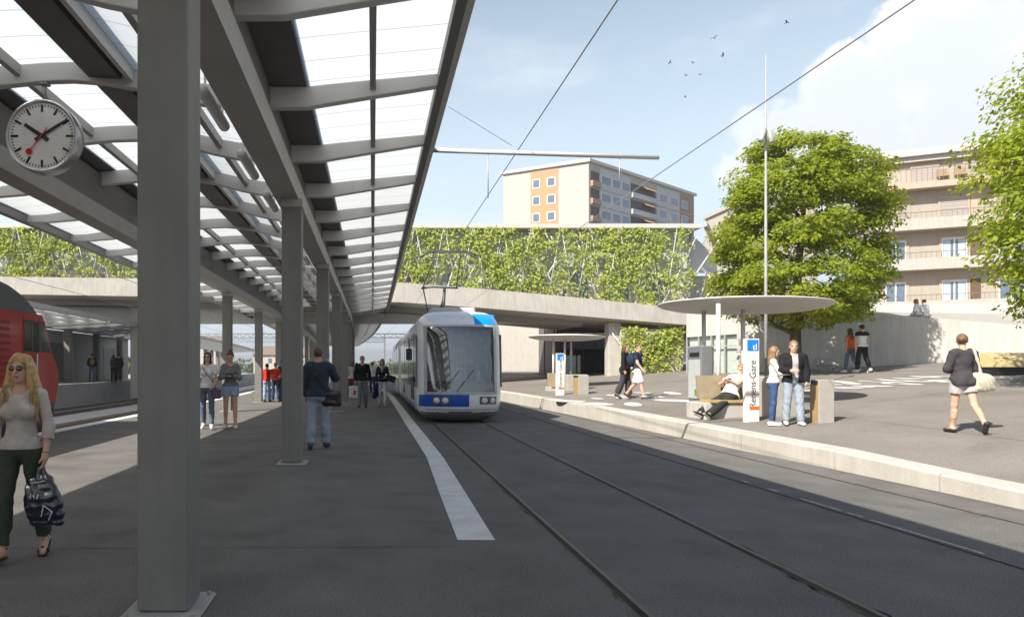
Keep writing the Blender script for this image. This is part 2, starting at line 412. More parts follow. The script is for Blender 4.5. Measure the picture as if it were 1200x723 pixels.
# white platform edge strip
m = MB(); pts = [(6.37, .79, 1.14), (8.6, .85, 1.19), (12.3, .97, 1.27), (16, .96, 1.27), (20, .94, 1.25), (30, .93, 1.24), (40, .88, 1.2), (55, .5, .85), (75, -.9, -.5), (100, -3.3, -2.9)]
for a, b in zip(pts, pts[1:]):
    k = max(1, int((b[0] - a[0]) / 2.0))
    for i in range(k):
        t0, t1 = i / k, (i + 1) / k - .004
        g = lambda t, j: a[j] + (b[j] - a[j]) * t
        m.poly([(g(t0, 1), g(t0, 0), .004), (g(t0, 2), g(t0, 0), .004), (g(t1, 2), g(t1, 0), .004), (g(t1, 1), g(t1, 0), .004)])
structure(m.build('platform_edge_strip', WHITEP))
# pale line along the far platform edge on the railway side
m = MB()
for a, b in zip(YS, YS[1:]):
    m.poly([(-8.28 + bend(a), a, .004), (-7.95 + bend(a), a, .004), (-7.95 + bend(b), b, .004), (-8.28 + bend(b), b, .004)])
structure(m.build('railway_edge_line', WHITEP))
# saw-cut joints in the asphalt
m = MB()
for y in (5.98, 17.2):
    m.poly([(-8.0, y, .003), (.75, y + .16, .003), (.75, y + .170, .003), (-8.0, y + .012, .003)])
structure(m.build('pavement_joint', mat('joint_tar', (.075, .073, .07), rough=.9, var=.5, scale=3)))
m = MB()  # pale strips colouring in the broken light reflections along the rail of the empty track
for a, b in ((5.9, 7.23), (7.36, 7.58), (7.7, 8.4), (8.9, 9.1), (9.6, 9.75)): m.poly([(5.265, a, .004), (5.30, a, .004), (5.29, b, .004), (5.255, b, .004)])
structure(m.build('rail_glint', mat('rail_glint_tone', (.42, .40, .36), rough=.9, var=.3, scale=8, fine=.2)))
# railway side
m = MB()
for a, b in zip(YS, YS[1:]):
    m.poly([(-17.0 + bend(a), a, -.5), (-8.3 + bend(a), a, -.5), (-8.3 + bend(b), b, -.5), (-17.0 + bend(b), b, -.5)])
structure(m.build('ballast_bed', GRAVEL))
m = MB()
for a, b in zip(YS, YS[1:]):
    A = [(-17 + bend(a), a, -.6), (-17 + bend(a), a, .72), (-34 + bend(a), a, .72), (-34 + bend(a), a, -.6)]
    B = [(-17 + bend(b), b, -.6), (-17 + bend(b), b, .72), (-34 + bend(b), b, .72), (-34 + bend(b), b, -.6)]
    m.loft([A, B], caps=False)
structure(m.build('opposite_platform', mat('opposite_platform', (.33, .32, .31), rough=.85, var=.1, scale=1, fine=.1, fscale=30)))

def rail(name, x0, label, ground_z=0.0, embedded=True, y1=115, group=None, w=1.0):
    m = MB()
    for a, b in zip(YS, YS[1:]):
        xa, xb = x0 + bend(a), x0 + bend(b)
        if embedded:
            m.mi = 1; m.poly([(xa - .062 * w, a, .003), (xa + .052 * w, a, .003), (xb + .052 * w, b, .003), (xb - .062 * w, b, .003)])
            m.mi = 0; m.loft([[(xa - .005 * w, a, .002), (xa - .005 * w, a, .009), (xa + .042 * w, a, .009), (xa + .042 * w, a, .002)],
                              [(xb - .005 * w, b, .002), (xb - .005 * w, b, .009), (xb + .042 * w, b, .009), (xb + .042 * w, b, .002)]], caps=False)
        else:
            for (w_, z0, z1) in ((.075, -.50, -.48), (.012, -.48, -.37), (.036, -.37, -.33)):
                m.loft([[(xa - w_, a, z0), (xa - w_, a, z1), (xa + w_, a, z1), (xa + w_, a, z0)], [(xb - w_, b, z0), (xb - w_, b, z1), (xb + w_, b, z1), (xb + w_, b, z0)]], caps=False)
    if embedded:
        m.mi = 2
        for _ in range(45):
            y = random.uniform(3.5, 17); l = random.uniform(.05, .35); q = random.choice((-1, 1)); o = -.065 if q < 0 else .05
            mw = random.uniform(.01, .035) * w
            m.poly([(x0 + o, y, .005), (x0 + o + q * mw * .7, y + l * .2, .005), (x0 + o + q * mw, y + l * .6, .005), (x0 + o, y + l, .005)] [::q])
    return tag(m.build(name, [RAILM, GROOVE, MOSS]), label, 'rail', group)
rail('tram_rail', 1.78, 'grooved tram rail set in asphalt, on the side of the white platform strip', group='tram rails in the street', w=.8)
rail('tram_rail', 3.28, 'grooved tram rail running out from under the right side of the tram', group='tram rails in the street', w=.8)
rail('tram_rail', 5.20, 'grooved tram rail of the empty track, along the edge of the roof shadow', group='tram rails in the street', w=.42)
rail('tram_rail', 6.68, 'grooved tram rail in sunlit asphalt, closest to the raised kerb', group='tram rails in the street', w=.42)
for x, l in ((-9.65, 'railway rail on pale ballast, closest to the grey station platform'), (-11.1, 'railway rail on ballast, second from the grey station platform'),
             (-14.0, 'railway rail on ballast, second from the opposite platform'), (-15.45, 'railway rail on ballast right below the opposite platform')):
    rail('railway_rail', x, l, embedded=False, group='railway rails on ballast')

# distant hills and town
m = MB(); m.sm = True
for k, (yy0, h0, sd) in enumerate(((1500, 26, 1), (2300, 66, 2), (3400, 110, 5))):
    r2 = random.Random(sd); i0 = len(m.v); N = 90
    for j in range(N + 1):
        x = -3200 + 6400 * j / N
        h = h0 * (.65 + .35 * math.sin(j * .31 + sd * 2) * math.sin(j * .13 + sd) + .12 * r2.random())
        m.v += [(x, yy0 - 200, -1), (x, yy0, h * .75), (x, yy0 + 300, h)]
    for j in range(N):
        for q in range(2):
            a = i0 + j * 3 + q; m.face((a, a + 3, a + 4, a + 1))
structure(m.build('hills', mat('hill_woods', (0.13, 0.17, 0.13), rough=1, var=.3, scale=.01)))

# ================================================================== platform canopy
ca = thing('platform_canopy', 'long grey platform roof of curved ribs and white glass panes on rows of square columns', 'canopy', (-3.4, 4.7, 0))
rib_prof = [(-8.0, 4.98, .15), (-7.5, 4.97, .19), (-6.9, 5.02, .24), (-6.2, 5.12, .26), (-5.45, 5.19, .27), (-5.0, 5.245, .265), (-4.6, 5.285, .25), (-4.25, 5.32, .24), (-3.9, 5.33, .24), (-3.5, 5.30, .245),
            (-3.05, 5.22, .25), (-2.6, 5.10, .265), (-2.2, 5.02, .27), (-1.8, 4.985, .27), (-1.35, 4.98, .27), (-.86, 4.98, .27), (-.6, 5.025, .255), (0, 5.125, .215), (.5, 5.205, .18), (.86, 5.265, .155)]
def ribz(x, top=False):
    return interp(x, [(a, b) for a, b, c in rib_prof]) + (interp(x, [(a, c) for a, b, c in rib_prof]) if top else 0)
ribmesh = None
RIBY = [8.9 + 2.3 * k for k in range(-7, 45)]
for y in RIBY:
    if ribmesh is None:
        m = MB(); t = .065
        fr = [(x, z) for x, z, h in rib_prof]; bk = [(x, z + h) for x, z, h in rib_prof]
        i0 = len(m.v); n = len(fr)
        for yy_ in (-t, t):
            for x, z in fr: m.v.append((x + 3.4, yy_, z))
            for x, z in bk: m.v.append((x + 3.4, yy_, z))
        for i in range(n - 1):
            a, b, c, d = i, i + 1, n + i + 1, n + i; e = 2 * n
            m.face((a, b, c, d)); m.face((e + b, e + a, e + d, e + c)); m.face((e + a, e + b, b, a)); m.face((d, c, e + c, e + d))
        m.face((0, n, 3 * n, 2 * n)); m.face((n - 1, 3 * n - 1, 4 * n - 1, 2 * n - 1))
        ro = m.build('rib', RIBM, ca, loc=(0, 0, 0)); ro.parent = ca; ro.location = (bend(y), y - 4.7, 0); ribmesh = ro
        bv = ro.modifiers.new('edge', 'BEVEL'); bv.width = .012; bv.segments = 2; bv.limit_method = 'ANGLE'
    else:
        c = ribmesh.copy(); COL.objects.link(c); c.parent = ca; c.location = (bend(y), y - 4.7, 0)
LY = [RIBY[0] - 1 + 2.3 * k for k in range(0, 53)]
def sweep(name, prof, mt, y0=None, y1=None, bevel=0):
    """long member with an (x, z) profile, following the bend of the platform"""
    m = MB(); ys = [y for y in LY if (y0 is None or y >= y0) and (y1 is None or y <= y1)]
    m.loft([[(x + bend(y), y, z) for x, z in prof] for y in ys])
    return m.build(name, mt, ca, bevel=bevel)
def rect(x0, x1, z0, z1): return [(x0, z0), (x1, z0), (x1, z1), (x0, z1)]
for xc in (-1.44, -5.45):
    sweep('beam', rect(xc - .195, xc + .195, 4.44, 4.76), BEAMM)
    sweep('beam_web', rect(xc - .11, xc + .11, 4.763, 5.24 if xc > -2 else 5.42), DARKM)
sweep('soffit', [(-1.62, 5.256), (-.86, 5.256), (-.84, 5.30), (-1.62, 5.30)], DARKM)
sweep('soffit', [(-5.85, 5.415), (-5.1, 5.515), (-5.1, 5.56), (-5.85, 5.46)], DARKM)
def long_at(x, w, h, mt=BEAMM, name='purlin', up=.0):
    z = ribz(x, True) - .005 + up
    sweep(name, rect(x - w / 2, x + w / 2, z - h, z), mt)
long_at(0.0, .075, .13); long_at(-2.5, .085, .14); long_at(-4.6, .085, .14); long_at(-6.75, .085, .14)
sweep('gutter', [(-3.68, 5.37), (-3.26, 5.34), (-3.19, 5.63), (-3.23, 5.63), (-3.30, 5.41), (-3.64, 5.44), (-3.72, 5.63), (-3.76, 5.63)], DARKM)
sweep('gutter_cheek', [(-3.18, 5.33), (-3.10, 5.31), (-3.10, 5.60), (-3.18, 5.61)], RIBM)
def pane(xa, xb):
    m = MB(); ys = LY; seg = 4
    for k, y in enumerate(ys):
        for i in range(seg + 1):
            x = xa + (xb - xa) * i / seg; m.v.append((x + bend(y), y, ribz(x, True) + .012))
    n = seg + 1
    for k in range(len(ys) - 1):
        for i in range(seg): a = k * n + i; m.face((a, a + 1, a + n + 1, a + n))
    return m.build('glass_roofing', FROST, ca)
for a, b in ((-.86, 0), (0, .86), (-2.5, -1.60), (-3.15, -2.5), (-4.6, -3.70), (-5.12, -4.6), (-6.75, -5.83), (-8.0, -6.75)): pane(a, b)
sweep('edge_beam', [(.83, 5.255), (.93, 5.205), (1.02, 5.26), (1.06, 5.40), (1.03, 5.53), (.84, 5.50)], EDGE)
sweep('edge_beam', [(-7.97, 4.96), (-7.97, 5.20), (-8.12, 5.22), (-8.16, 5.1), (-8.10, 4.95)], EDGE)
# columns
def column(x, y):
    m = MB(); X = x + bend(y); h = .165
    m.bbox(X - h, X + h, y - h, y + h, .03, 4.438, c=.012)
    c = m.build('column', STEELC, ca)
    b = MB(); b.bbox(X - h - .09, X + h + .09, y - h - .11, y + h + .09, .0, .024, c=.008)
    for bx_ in (-1, 1):
        for by_ in (-1, 1): b.tube([(X + bx_ * (h + .05), y + by_ * (h + .05) - .01, .024), (X + bx_ * (h + .05), y + by_ * (h + .05) - .01, .045)], .014, 6)
    b.build('base_plate', PLATE, ca)
    t = MB(); t.bbox(X - h - .025, X + h + .025, y - h - .025, y + h + .025, 4.30, 4.437, c=.01)
    t.build('capital', BEAMM, c)
COLY = [4.58 + 7.0 * k for k in range(-1, 16)]
for k, y in enumerate(COLY):
    column(-1.362, y)
    if k != 2: column(-5.45, y)
# strip lamps hung beside the beams
lampm = mat('lamp_tube', (.88, .88, .86), rough=.35, var=.03)
tube0 = None
for xc in (-1.93, -5.95):
    for y in [6.0 + 2.3 * k for k in range(0, 16)]:
        loc = (xc + bend(y) + 3.4, y - 4.7, 4.75)
        if tube0 is None:
            m = MB(); m.tube([(0, -.62, 0), (0, -.58, 0), (0, .58, 0), (0, .62, 0)], [.055, .072, .072, .055], 12)
            for q in (-.45, .45): m.box(-.012, .012, q - .015, q + .015, .05, .25)
            tube0 = m.build('lamp_tube', lampm, ca, loc=(0, 0, 0)); tube0.location = loc
        else:
            c = tube0.copy(); COL.objects.link(c); c.parent = ca; c.location = loc

# ================================================================== clock
cx, cy, cz = P(52.5, 162, 8.9); cr = 0.475
ck = thing('platform_clock', 'round white station clock with black marks and red second hand, hanging under the roof', 'clock', (cx, cy, cz))
def disc_ring(m, r0, r1, y, n=64):
    i = len(m.v)
    for k in range(n):
        a = 2 * math.pi * k / n
        m.v += [(cx + r0 * math.cos(a), cy + y, cz + r0 * math.sin(a)), (cx + r1 * math.cos(a), cy + y, cz + r1 * math.sin(a))]
    for k in range(n):
        a, b = i + 2 * k, i + 2 * ((k + 1) % n); m.face((a, b, b + 1, a + 1))
m = MB(); m.sm = True; n = 64
prof = [(cr * .90, -.075), (cr * .91, -.098), (cr * .97, -.105), (cr, -.085), (cr * 1.0, .085), (cr * .97, .105), (cr * .9, .098), (cr * .9, .07)]
m.loft([[(cx + r * math.cos(2 * math.pi * j / n), cy + y, cz + r * math.sin(2 * math.pi * j / n)) for j in range(n)] for r, y in prof], caps=False)
m.build('case', ALU, ck)
m = MB(); m.poly([(cx + cr * .9 * math.cos(2 * math.pi * j / n), cy - .074, cz + cr * .9 * math.sin(2 * math.pi * j / n)) for j in range(n)])
m.poly([(cx + cr * .9 * math.cos(-2 * math.pi * j / n), cy + .074, cz + cr * .9 * math.sin(-2 * math.pi * j / n)) for j in range(n)])
m.build('dial', mat('dial_white', (.92, .92, .91), rough=.3, var=.02, coat=.6), ck)
m = MB()
def hand(m, ang, r0, r1, w0, w1, y):
    a = R(90 - ang); u = Vector((math.cos(a), 0, math.sin(a))); v = Vector((-math.sin(a), 0, math.cos(a))); c = Vector((cx, cy + y, cz))
    q = [c + u * r0 - v * w0 / 2, c + u * r1 - v * w1 / 2, c + u * r1 + v * w1 / 2, c + u * r0 + v * w0 / 2]
    i = len(m.v)
    for dy in (0, .004): m.v += [tuple(p + Vector((0, dy, 0))) for p in q]
    m.face((i, i + 1, i + 2, i + 3)); m.face((i + 7, i + 6, i + 5, i + 4))
    for k in range(4): m.face((i + k, i + 4 + k, i + 4 + (k + 1) % 4, i + (k + 1) % 4))
dr = cr * .88
for k in range(60):
    m = MB()
    if k % 5 == 0: hand(m, k * 6, dr * .74, dr * .97, dr * .07, dr * .07, -.0785)
    else: hand(m, k * 6, dr * .90, dr * .97, dr * .026, dr * .026, -.0785)
    m.build('hour_mark' if k % 5 == 0 else 'minute_mark', BLACKP, ck)
m = MB(); hand(m, 304, -dr * .24, dr * .64, dr * .13, dr * .10, -.086); m.build('hour_hand', BLACKP, ck)
m = MB(); hand(m, 58, -dr * .24, dr * .94, dr * .105, dr * .075, -.092); m.build('minute_hand', BLACKP, ck)
m = MB(); hand(m, 218, -dr * .3, dr * .60, dr * .03, dr * .03, -.098)
a = R(90 - 218); ccx, ccz = cx + dr * .62 * math.cos(a), cz + dr * .62 * math.sin(a)
m.poly([(ccx + dr * .1 * math.cos(2 * math.pi * j / 24), cy - .0985, ccz + dr * .1 * math.sin(2 * math.pi * j / 24)) for j in range(24)])
m.build('second_hand', mat('clock_red', (.6, .03, .02), rough=.4), ck)
m = MB(); m.tube([(cx, cy, cz + cr - .01), (cx, cy, ribz(cx) + .02)], .025, 10); m.bbox(cx - .06, cx + .06, cy - .06, cy + .06, ribz(cx) - .03, ribz(cx) - .003)
m.build('hanger', GREYM, ck)

# ================================================================== tram
TX, TY = 2.565, 19.75
tr = thing('tram', 'white and blue tram with a large dark windscreen standing at the platform', 'tram', (TX, TY + 12, 0))
TWHITE = mat('tram_white', (.78, .79, .79), rough=.3, var=.03, coat=.5, spec=.5)
TBLUE = mat('tram_blue', (.012, .085, .42), rough=.3, var=.05, coat=.5)
TLBLUE = mat('tram_light_blue', (.0, .30, .80), rough=.3, var=.05, coat=.5)
TGREY = mat('tram_grey', (.20, .20, .20), rough=.45, var=.06)
TDARK = mat('tram_dark_glass', (.018, .021, .024), rough=.06, var=.1, spec=.8, coat=.6)
ta, tzc, tbh, tn = 1.275, 1.70, 1.64, 5.5
def gauge(x, z): return (abs(x / ta) ** tn + abs((z - tzc) / tbh) ** tn) ** (1 / tn)
def nosey(x, z):
    s = min(1.0, gauge(x, z))
    return TY + .50 * s ** 9 + .22 * (x / ta) ** 2 + max(0, z - .9) * .10 + max(0, z - 2.7) ** 2 * .9 + max(0, .45 - z) * .25
th = np.linspace(0, 2 * np.pi, 4001)[:-1]
cx_ = np.sign(np.cos(th)) * np.abs(np.cos(th)) ** (2 / tn) * ta; cz_ = np.sign(np.sin(th)) * np.abs(np.sin(th)) ** (2 / tn) * tbh
arc = np.concatenate([[0], np.cumsum(np.hypot(np.diff(cx_), np.diff(cz_)))]); NT = 168
tt = np.interp(np.linspace(0, arc[-1], NT, endpoint=False), arc, np.arange(len(arc)))
OX, OZ = np.interp(tt, np.arange(4000), cx_), np.interp(tt, np.arange(4000), cz_)
WS = (-1.0, 1.0, .90, 2.84)
m = MB(); m.sm = True
rings = []
for s_ in [0.02] + [i / 44 for i in range(2, 45)]:
    rings.append([(TX + x * s_, nosey(x * s_, tzc + z * s_), tzc + z * s_) for x, z in zip(OX, OZ)])
for y in (TY + 1.6, TY + 12.2):
    rings.append([(TX + x, y, tzc + z) for x, z in zip(OX, OZ)])
for r in rings: m.v.extend(r)
for k in range(len(rings) - 1):
    for j in range(NT):
        q = (k * NT + j, k * NT + (j + 1) % NT, (k + 1) * NT + (j + 1) % NT, (k + 1) * NT + j)
        c = np.mean([m.v[i] for i in q], axis=0)
        if k < 43 and WS[0] < c[0] - TX < WS[1] and WS[2] < c[2] < WS[3]: continue
        m.mi = 1 if c[2] < .34 and k < 46 else 0
        m.face(q[::-1])
body = m.build('body', [TWHITE, TGREY], tr)
# second car body behind the bellows
m = MB(); m.sm = True
m.loft([[(TX + x * e, y, tzc + z * e) for x, z in zip(OX, OZ)] for y, e in ((TY + 13.2, .98), (TY + 13.24, 1), (TY + 25.4, 1), (TY + 25.7, .9))][::-1])
m.build('body', TWHITE, tr)
m = MB()
for k in range(10): m.loft([[(TX + x * (.93 if k % 2 else .9), y, tzc + z * (.93 if k % 2 else .9)) for x, z in zip(OX[::4], OZ[::4])] for y in (TY + 12.2 + .1 * k, TY + 12.3 + .1 * k)][::-1], caps=False)
m.build('bellows', BLACKP, tr)
def patch(x0, x1, z0, z1, off, nx=24, nz=24, y_thick=.0):
    """panel that follows the nose of the tram"""
    m = MB(); m.sm = True
    for j in range(nz + 1):
        for i in range(nx + 1):
            x = x0 + (x1 - x0) * i / nx; z = z0 + (z1 - z0) * j / nz
            m.v.append((TX + x, nosey(x, z) - off, z))
    for j in range(nz):
        for i in range(nx): a = j * (nx + 1) + i; m.face((a, a + 1, a + nx + 2, a + nx + 1))
    return m
patch(WS[0] - .02, WS[1] + .02, WS[2] - .02, WS[3] + .02, .008).build('windscreen', glass('tram_windscreen', (.86, .9, .92), gloss=.17, clear=.97), tr)
fr = MB(); fr.sm = True
for (a, b, c, d, nx, nz) in ((WS[0] - .075, WS[0] + .02, WS[2] - .05, WS[3] + .05, 3, 24), (WS[1] - .02, WS[1] + .075, WS[2] - .05, WS[3] + .05, 3, 24),
                     (WS[0] + .022, WS[1] - .022, WS[3] - .01, WS[3] + .05, 24, 3), (WS[0] + .022, WS[1] - .022, WS[2] - .05, WS[2] + .03, 24, 3)):
    q = patch(a, b, c, d, .02, nx, nz); i = len(fr.v); fr.v += q.v
    for f_ in q.f: fr.face([i + k for k in f_])
fr.build('windscreen_frame', mat('tram_frame', (.42, .43, .44), rough=.35, coat=.4), tr)
patch(-1.2, .22, .50, .845, .012, 30, 6).build('front_panel', TBLUE, tr)
patch(.225, 1.17, .50, .845, .012, 20, 6).build('front_panel', TWHITE, tr)
patch(.42, 1.13, 2.90, 3.25, .010, 20, 8).build('roof_panel', TLBLUE, tr)
# roof continues blue and white behind the brow
m = MB()
m.sm = True
for k in range(14):
    x = .42 + (1.13 - .42) * k / 13
    for yy_ in (0, 1):
        pass
lampg = mat('headlight_glass', (.62, .62, .60), rough=.08, coat=.8, var=.1, scale=20)
for xh in (-.58, .80):
    h = patch(xh - .27, xh + .25, .57, .79, .022, 10, 4).build('headlight', mat('headlight_rim', (.10, .10, .10), rough=.3), tr)
    for dx in (-.13, .11):
        l = MB(); yb = nosey(xh + dx, .68) - .024
        for k, (r, dy) in enumerate(((.085, 0), (.08, -.012), (.05, -.022))):
            l.v += [(TX + xh + dx + r * 1.15 * math.cos(2 * math.pi * j / 20), yb + dy, .68 + r * math.sin(2 * math.pi * j / 20)) for j in range(20)]
        l.sm = True
        for k in range(2):
            for j in range(20): l.face((k * 20 + j, k * 20 + (j + 1) % 20, (k + 1) * 20 + (j + 1) % 20, (k + 1) * 20 + j))
        l.face([40 + j for j in range(20)])
        l.build('lens', lampg, h, loc=WORLD['tram']).location = (0, 0, 0)
# bumper seam and skirt line
patch(-1.1, 1.1, .405, .42, .004, 24, 1).build('bumper_seam', TGREY, tr)
# side windows and doors on the platform side and the street side
for sx in (-1, 1):
    def side(y0, y1, z0, z1, name, mt, t=.014, sl=0.0):
        m = MB(); X = TX + sx * (ta - .012)
        A, B = (X, y0, z0), (X, y1, z0); C, D_ = (X, y1, z1), (X, y0 + sl, z1)
        n = sx * (t + .012)
        ring = [A, B, C, D_]; out = [(x + n, y, z) for x, y, z in ring]
        m.loft([ring, out] if sx > 0 else [ring[::-1], out[::-1]])
        return m.build(name, mt, tr)
    side(TY + .62, TY + 1.55, 1.05, 2.62, 'side_window', TDARK, sl=.14)
    for k, yw in enumerate((1.75, 4.9, 8.0, 14.4, 17.6, 20.8)):
        side(TY + yw, TY + yw + 1.45, .62 if k % 3 != 1 else 1.05, 2.72, 'side_window' if k % 3 == 1 else 'door', TDARK)
        side(TY + yw + 1.55, TY + yw + 2.85, 1.05, 2.62, 'side_window', TDARK)
    side(TY + 1.65, TY + 12.1, .40, .50, 'side_stripe', TBLUE, t=.010)
    side(TY + 13.4, TY + 25.2, .40, .50, 'side_stripe', TBLUE, t=.010)
# cab interior
m = MB(); m.box(TX - 1.15, TX + 1.15, TY + .55, TY + 3.2, .42, .5); m.build('cab_floor', TGREY, tr)
m = MB(); m.loft([[(TX + sx * 1.05, TY + .38, .95), (TX + sx * 1.05, TY + .55, 1.16), (TX + sx * 1.05, TY + 1.0, 1.22), (TX + sx * 1.05, TY + 1.02, .6), (TX + sx * 1.05, TY + .5, .6)] for sx in (1, -1)])
m.build('dashboard', mat('tram_dash', (.07, .075, .08), rough=.6), tr)
m = MB(); m.box(TX - 1.2, TX + 1.2, TY + 2.6, TY + 2.66, .5, 3.1); m.build('cab_bulkhead', mat('tram_bulkhead', (.62, .63, .64), rough=.7), tr)
m = MB()
for k in range(9):
    x = TX - .28 + k * .085; m.box(x, x + .055, TY + 2.56, TY + 2.585, 1.25, 2.35)
m.build('blind', mat('tram_blind', (.85, .80, .7), rough=.7), tr)
m = MB(); m.bbox(TX + .42, TX + .98, TY + 1.75, TY + 1.9, .95, 1.75, c=.05); m.bbox(TX + .42, TX + .98, TY + 1.3, TY + 1.74, .85, .95, c=.03); m.build('driver_seat', mat('seat_blue', (.03, .07, .22), rough=.8), tr)
for k, x in enumerate((-.55, -.15)):
    m = MB(); m.tube([(TX + x, nosey(x, .93) - .03, .93), (TX + x + .5, nosey(x + .5, 1.5) - .03, 1.55)], .012, 6); m.build('wiper', BLACKP, tr)
m = MB(); m.tube([(TX - 1.27, TY + .75, 2.5), (TX - 1.48, TY + .6, 2.45), (TX - 1.48, TY + .6, 2.1)], .015, 6); m.bbox(TX - 1.58, TX - 1.40, TY + .55, TY + .60, 1.85, 2.2, c=.02); m.build('mirror', BLACKP, tr)
# roof boxes and pantograph
m = MB()
for y0, y1 in ((1.6, 3.4), (7.5, 11.0), (15, 19)): m.bbox(TX - .75, TX + .65, TY + y0, TY + y1, 3.30, 3.52, c=.05)
m.build('roof_box', mat('tram_roof_box', (.45, .45, .44), rough=.5), tr)
PY = TY + 4.4
m = MB(); B0 = (TX - .05, PY, 3.36)
m.bbox(TX - .55, TX + .45, PY - .5, PY + .5, 3.345, 3.42, c=.02)
m.tube([(TX - .1, PY, 3.42), (TX - .02, PY + .1, 4.45)], [.07, .05], 10)
m.tube([(TX - .85, PY + .1, 4.45), (TX - .45, PY + .1, 4.50), (TX + .45, PY + .1, 4.46)], .03, 8)
m.tube([(TX - .62, PY - .35, 3.42), (TX - .78, PY + .1, 4.46)], .022, 6); m.tube([(TX - .25, PY - .1, 3.42), (TX - .02, PY + .1, 4.44)], .02, 6)
pg = m.build('pantograph', DKMET, tr)
m = MB()
m.tube([(TX - .80, PY + .1, 4.46), (TX - .42, PY - .9, 5.50)], .02, 6); m.tube([(TX + .40, PY + .1, 4.46), (TX + .42, PY - .9, 5.50)], .02, 6)
m.tube([(TX - .8, PY + .1, 4.46), (TX + .42, PY - .9, 5.5)], .012, 6)
for dy in (-.14, .14): m.tube([(TX - .95, PY - .9 + dy, 5.38), (TX - .72, PY - .9 + dy, 5.54), (TX - .5, PY - .9 + dy, 5.575), (TX + .5, PY - .9 + dy, 5.575), (TX + .72, PY - .9 + dy, 5.54), (TX + .95, PY - .9 + dy, 5.38)], .022, 8)
for x in (-.5, .5): m.tube([(TX + x, PY - 1.04, 5.56), (TX + x, PY - .76, 5.56)], .015, 6)
m.build('contact_bow', DKMET, pg, loc=WORLD['tram'])
# wheels / bogie seen below the skirt
for y in (3.0, 9.5, 15.5, 22):
    m = MB()
    for x in (-.75, .75):
        for yy_ in (-.6, .6): m.tube([(TX + x - .06, TY + y + yy_, .30), (TX + x + .06, TY + y + yy_, .30)], .29, 20)
    m.build('wheel_set', DKMET, tr)

# ================================================================== red locomotive
LX = -9.0
lo = thing('locomotive', 'red locomotive with grey roof and dark cab windows at the left platform edge', 'train', (LX - 1.4, 12, -.5))
LRED = mat('loco_red', (.40, .022, .022), rough=.35, var=.06, coat=.35)
LGREY = mat('loco_grey', (.11, .125, .13), rough=.5, var=.08)
def slab(name, prof, mt, w0=0.0, w1=-2.8, rnd=.10, ins=.03):
    m = MB(); P_ = lambda x, e: [(LX + x, y0 - (e if y0 > 16 else 0), z0) for y0, z0 in prof]
    m.loft([P_(w0, rnd), P_(w0 - .07, ins * .4), P_(w0 - .25, 0), P_(w1 + .25, 0), P_(w1 + .07, ins * .4), P_(w1, rnd)])
    return m.build(name, mt, lo)
slab('body', [(-2, .66), (19.46, .66), (19.66, 1.2), (19.67, 1.46), (19.5, 1.75), (19.2, 2.1), (18.85, 2.85), (18.66, 3.05), (-2, 3.05)], LRED)
slab('skirt', [(-2, -.12), (18.95, -.12), (19.15, -.05), (19.36, .3), (19.456, .655), (-2, .655)], BLACKP, w0=-.02)
slab('roof', [(-2, 3.055), (18.62, 3.055), (18.4, 3.2), (17.9, 3.46), (17.2, 3.66), (16.4, 3.78), (15, 3.84), (-2, 3.84)], LGREY, w0=-.05, rnd=.2, ins=.2)
def lside(pts, name, mt, t=.008):
    m = MB(); ring = [(LX + .0, y, z) for y, z in pts]; m.loft([ring, [(LX + t, y, z) for y, z in [p[:2] for p in pts]]])
    return m.build(name, mt, lo)
lside([(17.62, 2.05), (19.04, 2.05), (18.70, 2.86), (17.62, 2.86)], 'cab_window', mat('loco_window', (.025, .028, .03), rough=.1, spec=.7), t=.006)
for y in (18.0, 18.4): lside([(y, 2.06), (y + .05, 2.06), (y + .03, 2.85), (y - .02, 2.85)], 'window_bar', LGREY, t=.012)
lside([(17.55, .7), (17.575, .7), (17.575, 3.0), (17.55, 3.0)], 'door_edge', mat('loco_dark_red', (.12, .01, .01)), t=.005)
lside([(18.30, .7), (18.32, .7), (18.32, 2.03), (18.30, 2.03)], 'door_edge', MATS['loco_dark_red'], t=.005)
m = MB(); m.tube([(LX + .05, 18.2, .9), (LX + .05, 18.2, 2.0)], .02, 8); m.build('handrail', ALU, lo)
m = MB()
for k in range(9): m.box(LX + .001, LX + .02, 14.6, 16.9, 1.35 + k * .17, 1.43 + k * .17)
m.build('louvre', mat('loco_louvre', (.26, .02, .02), rough=.5), lo)
for y in (3, 12.5, 16.5):
    m = MB()
    for yy_ in (-1.1, 1.1): m.tube([(LX - .7, y + yy_, .13), (LX - .55, y + yy_, .13)], .5, 24)
    m.box(LX - .62, LX - .4, y - 1.8, y + 1.8, -.25, -.125); m.build('bogie', DKMET, lo)
# ================================================================== foliage helpers
def leaf_arrays(c, n, size, rs, flat=.5):
    """rhombic, slightly folded leaves: c centres, n preferred normals"""
    k = len(c); nn = n + rs.normal(0, flat, (k, 3)); nn /= np.linalg.norm(nn, axis=1)[:, None] + 1e-9
    t = rs.normal(0, 1, (k, 3)); u = np.cross(nn, t); u /= np.linalg.norm(u, axis=1)[:, None] + 1e-9
    v = np.cross(nn, u); s_ = size * rs.uniform(.65, 1.35, k)[:, None]
    fold = nn * s_ * .18
    V = np.stack([c - u * s_, c + v * s_ * .62 + fold, c + u * s_ * 1.05, c - v * s_ * .62 + fold], 1).reshape(-1, 3)
    Fc = np.arange(4 * k).reshape(k, 4)
    return V, Fc
def foliage(name, c, n, size, mt, parent, rs, flat=.5):
    V, Fc = leaf_arrays(c, n, size, rs, flat)
    base = np.array(WORLD[parent.name])
    return mesh_from(name, V - base, Fc, mt, parent, smooth=False)

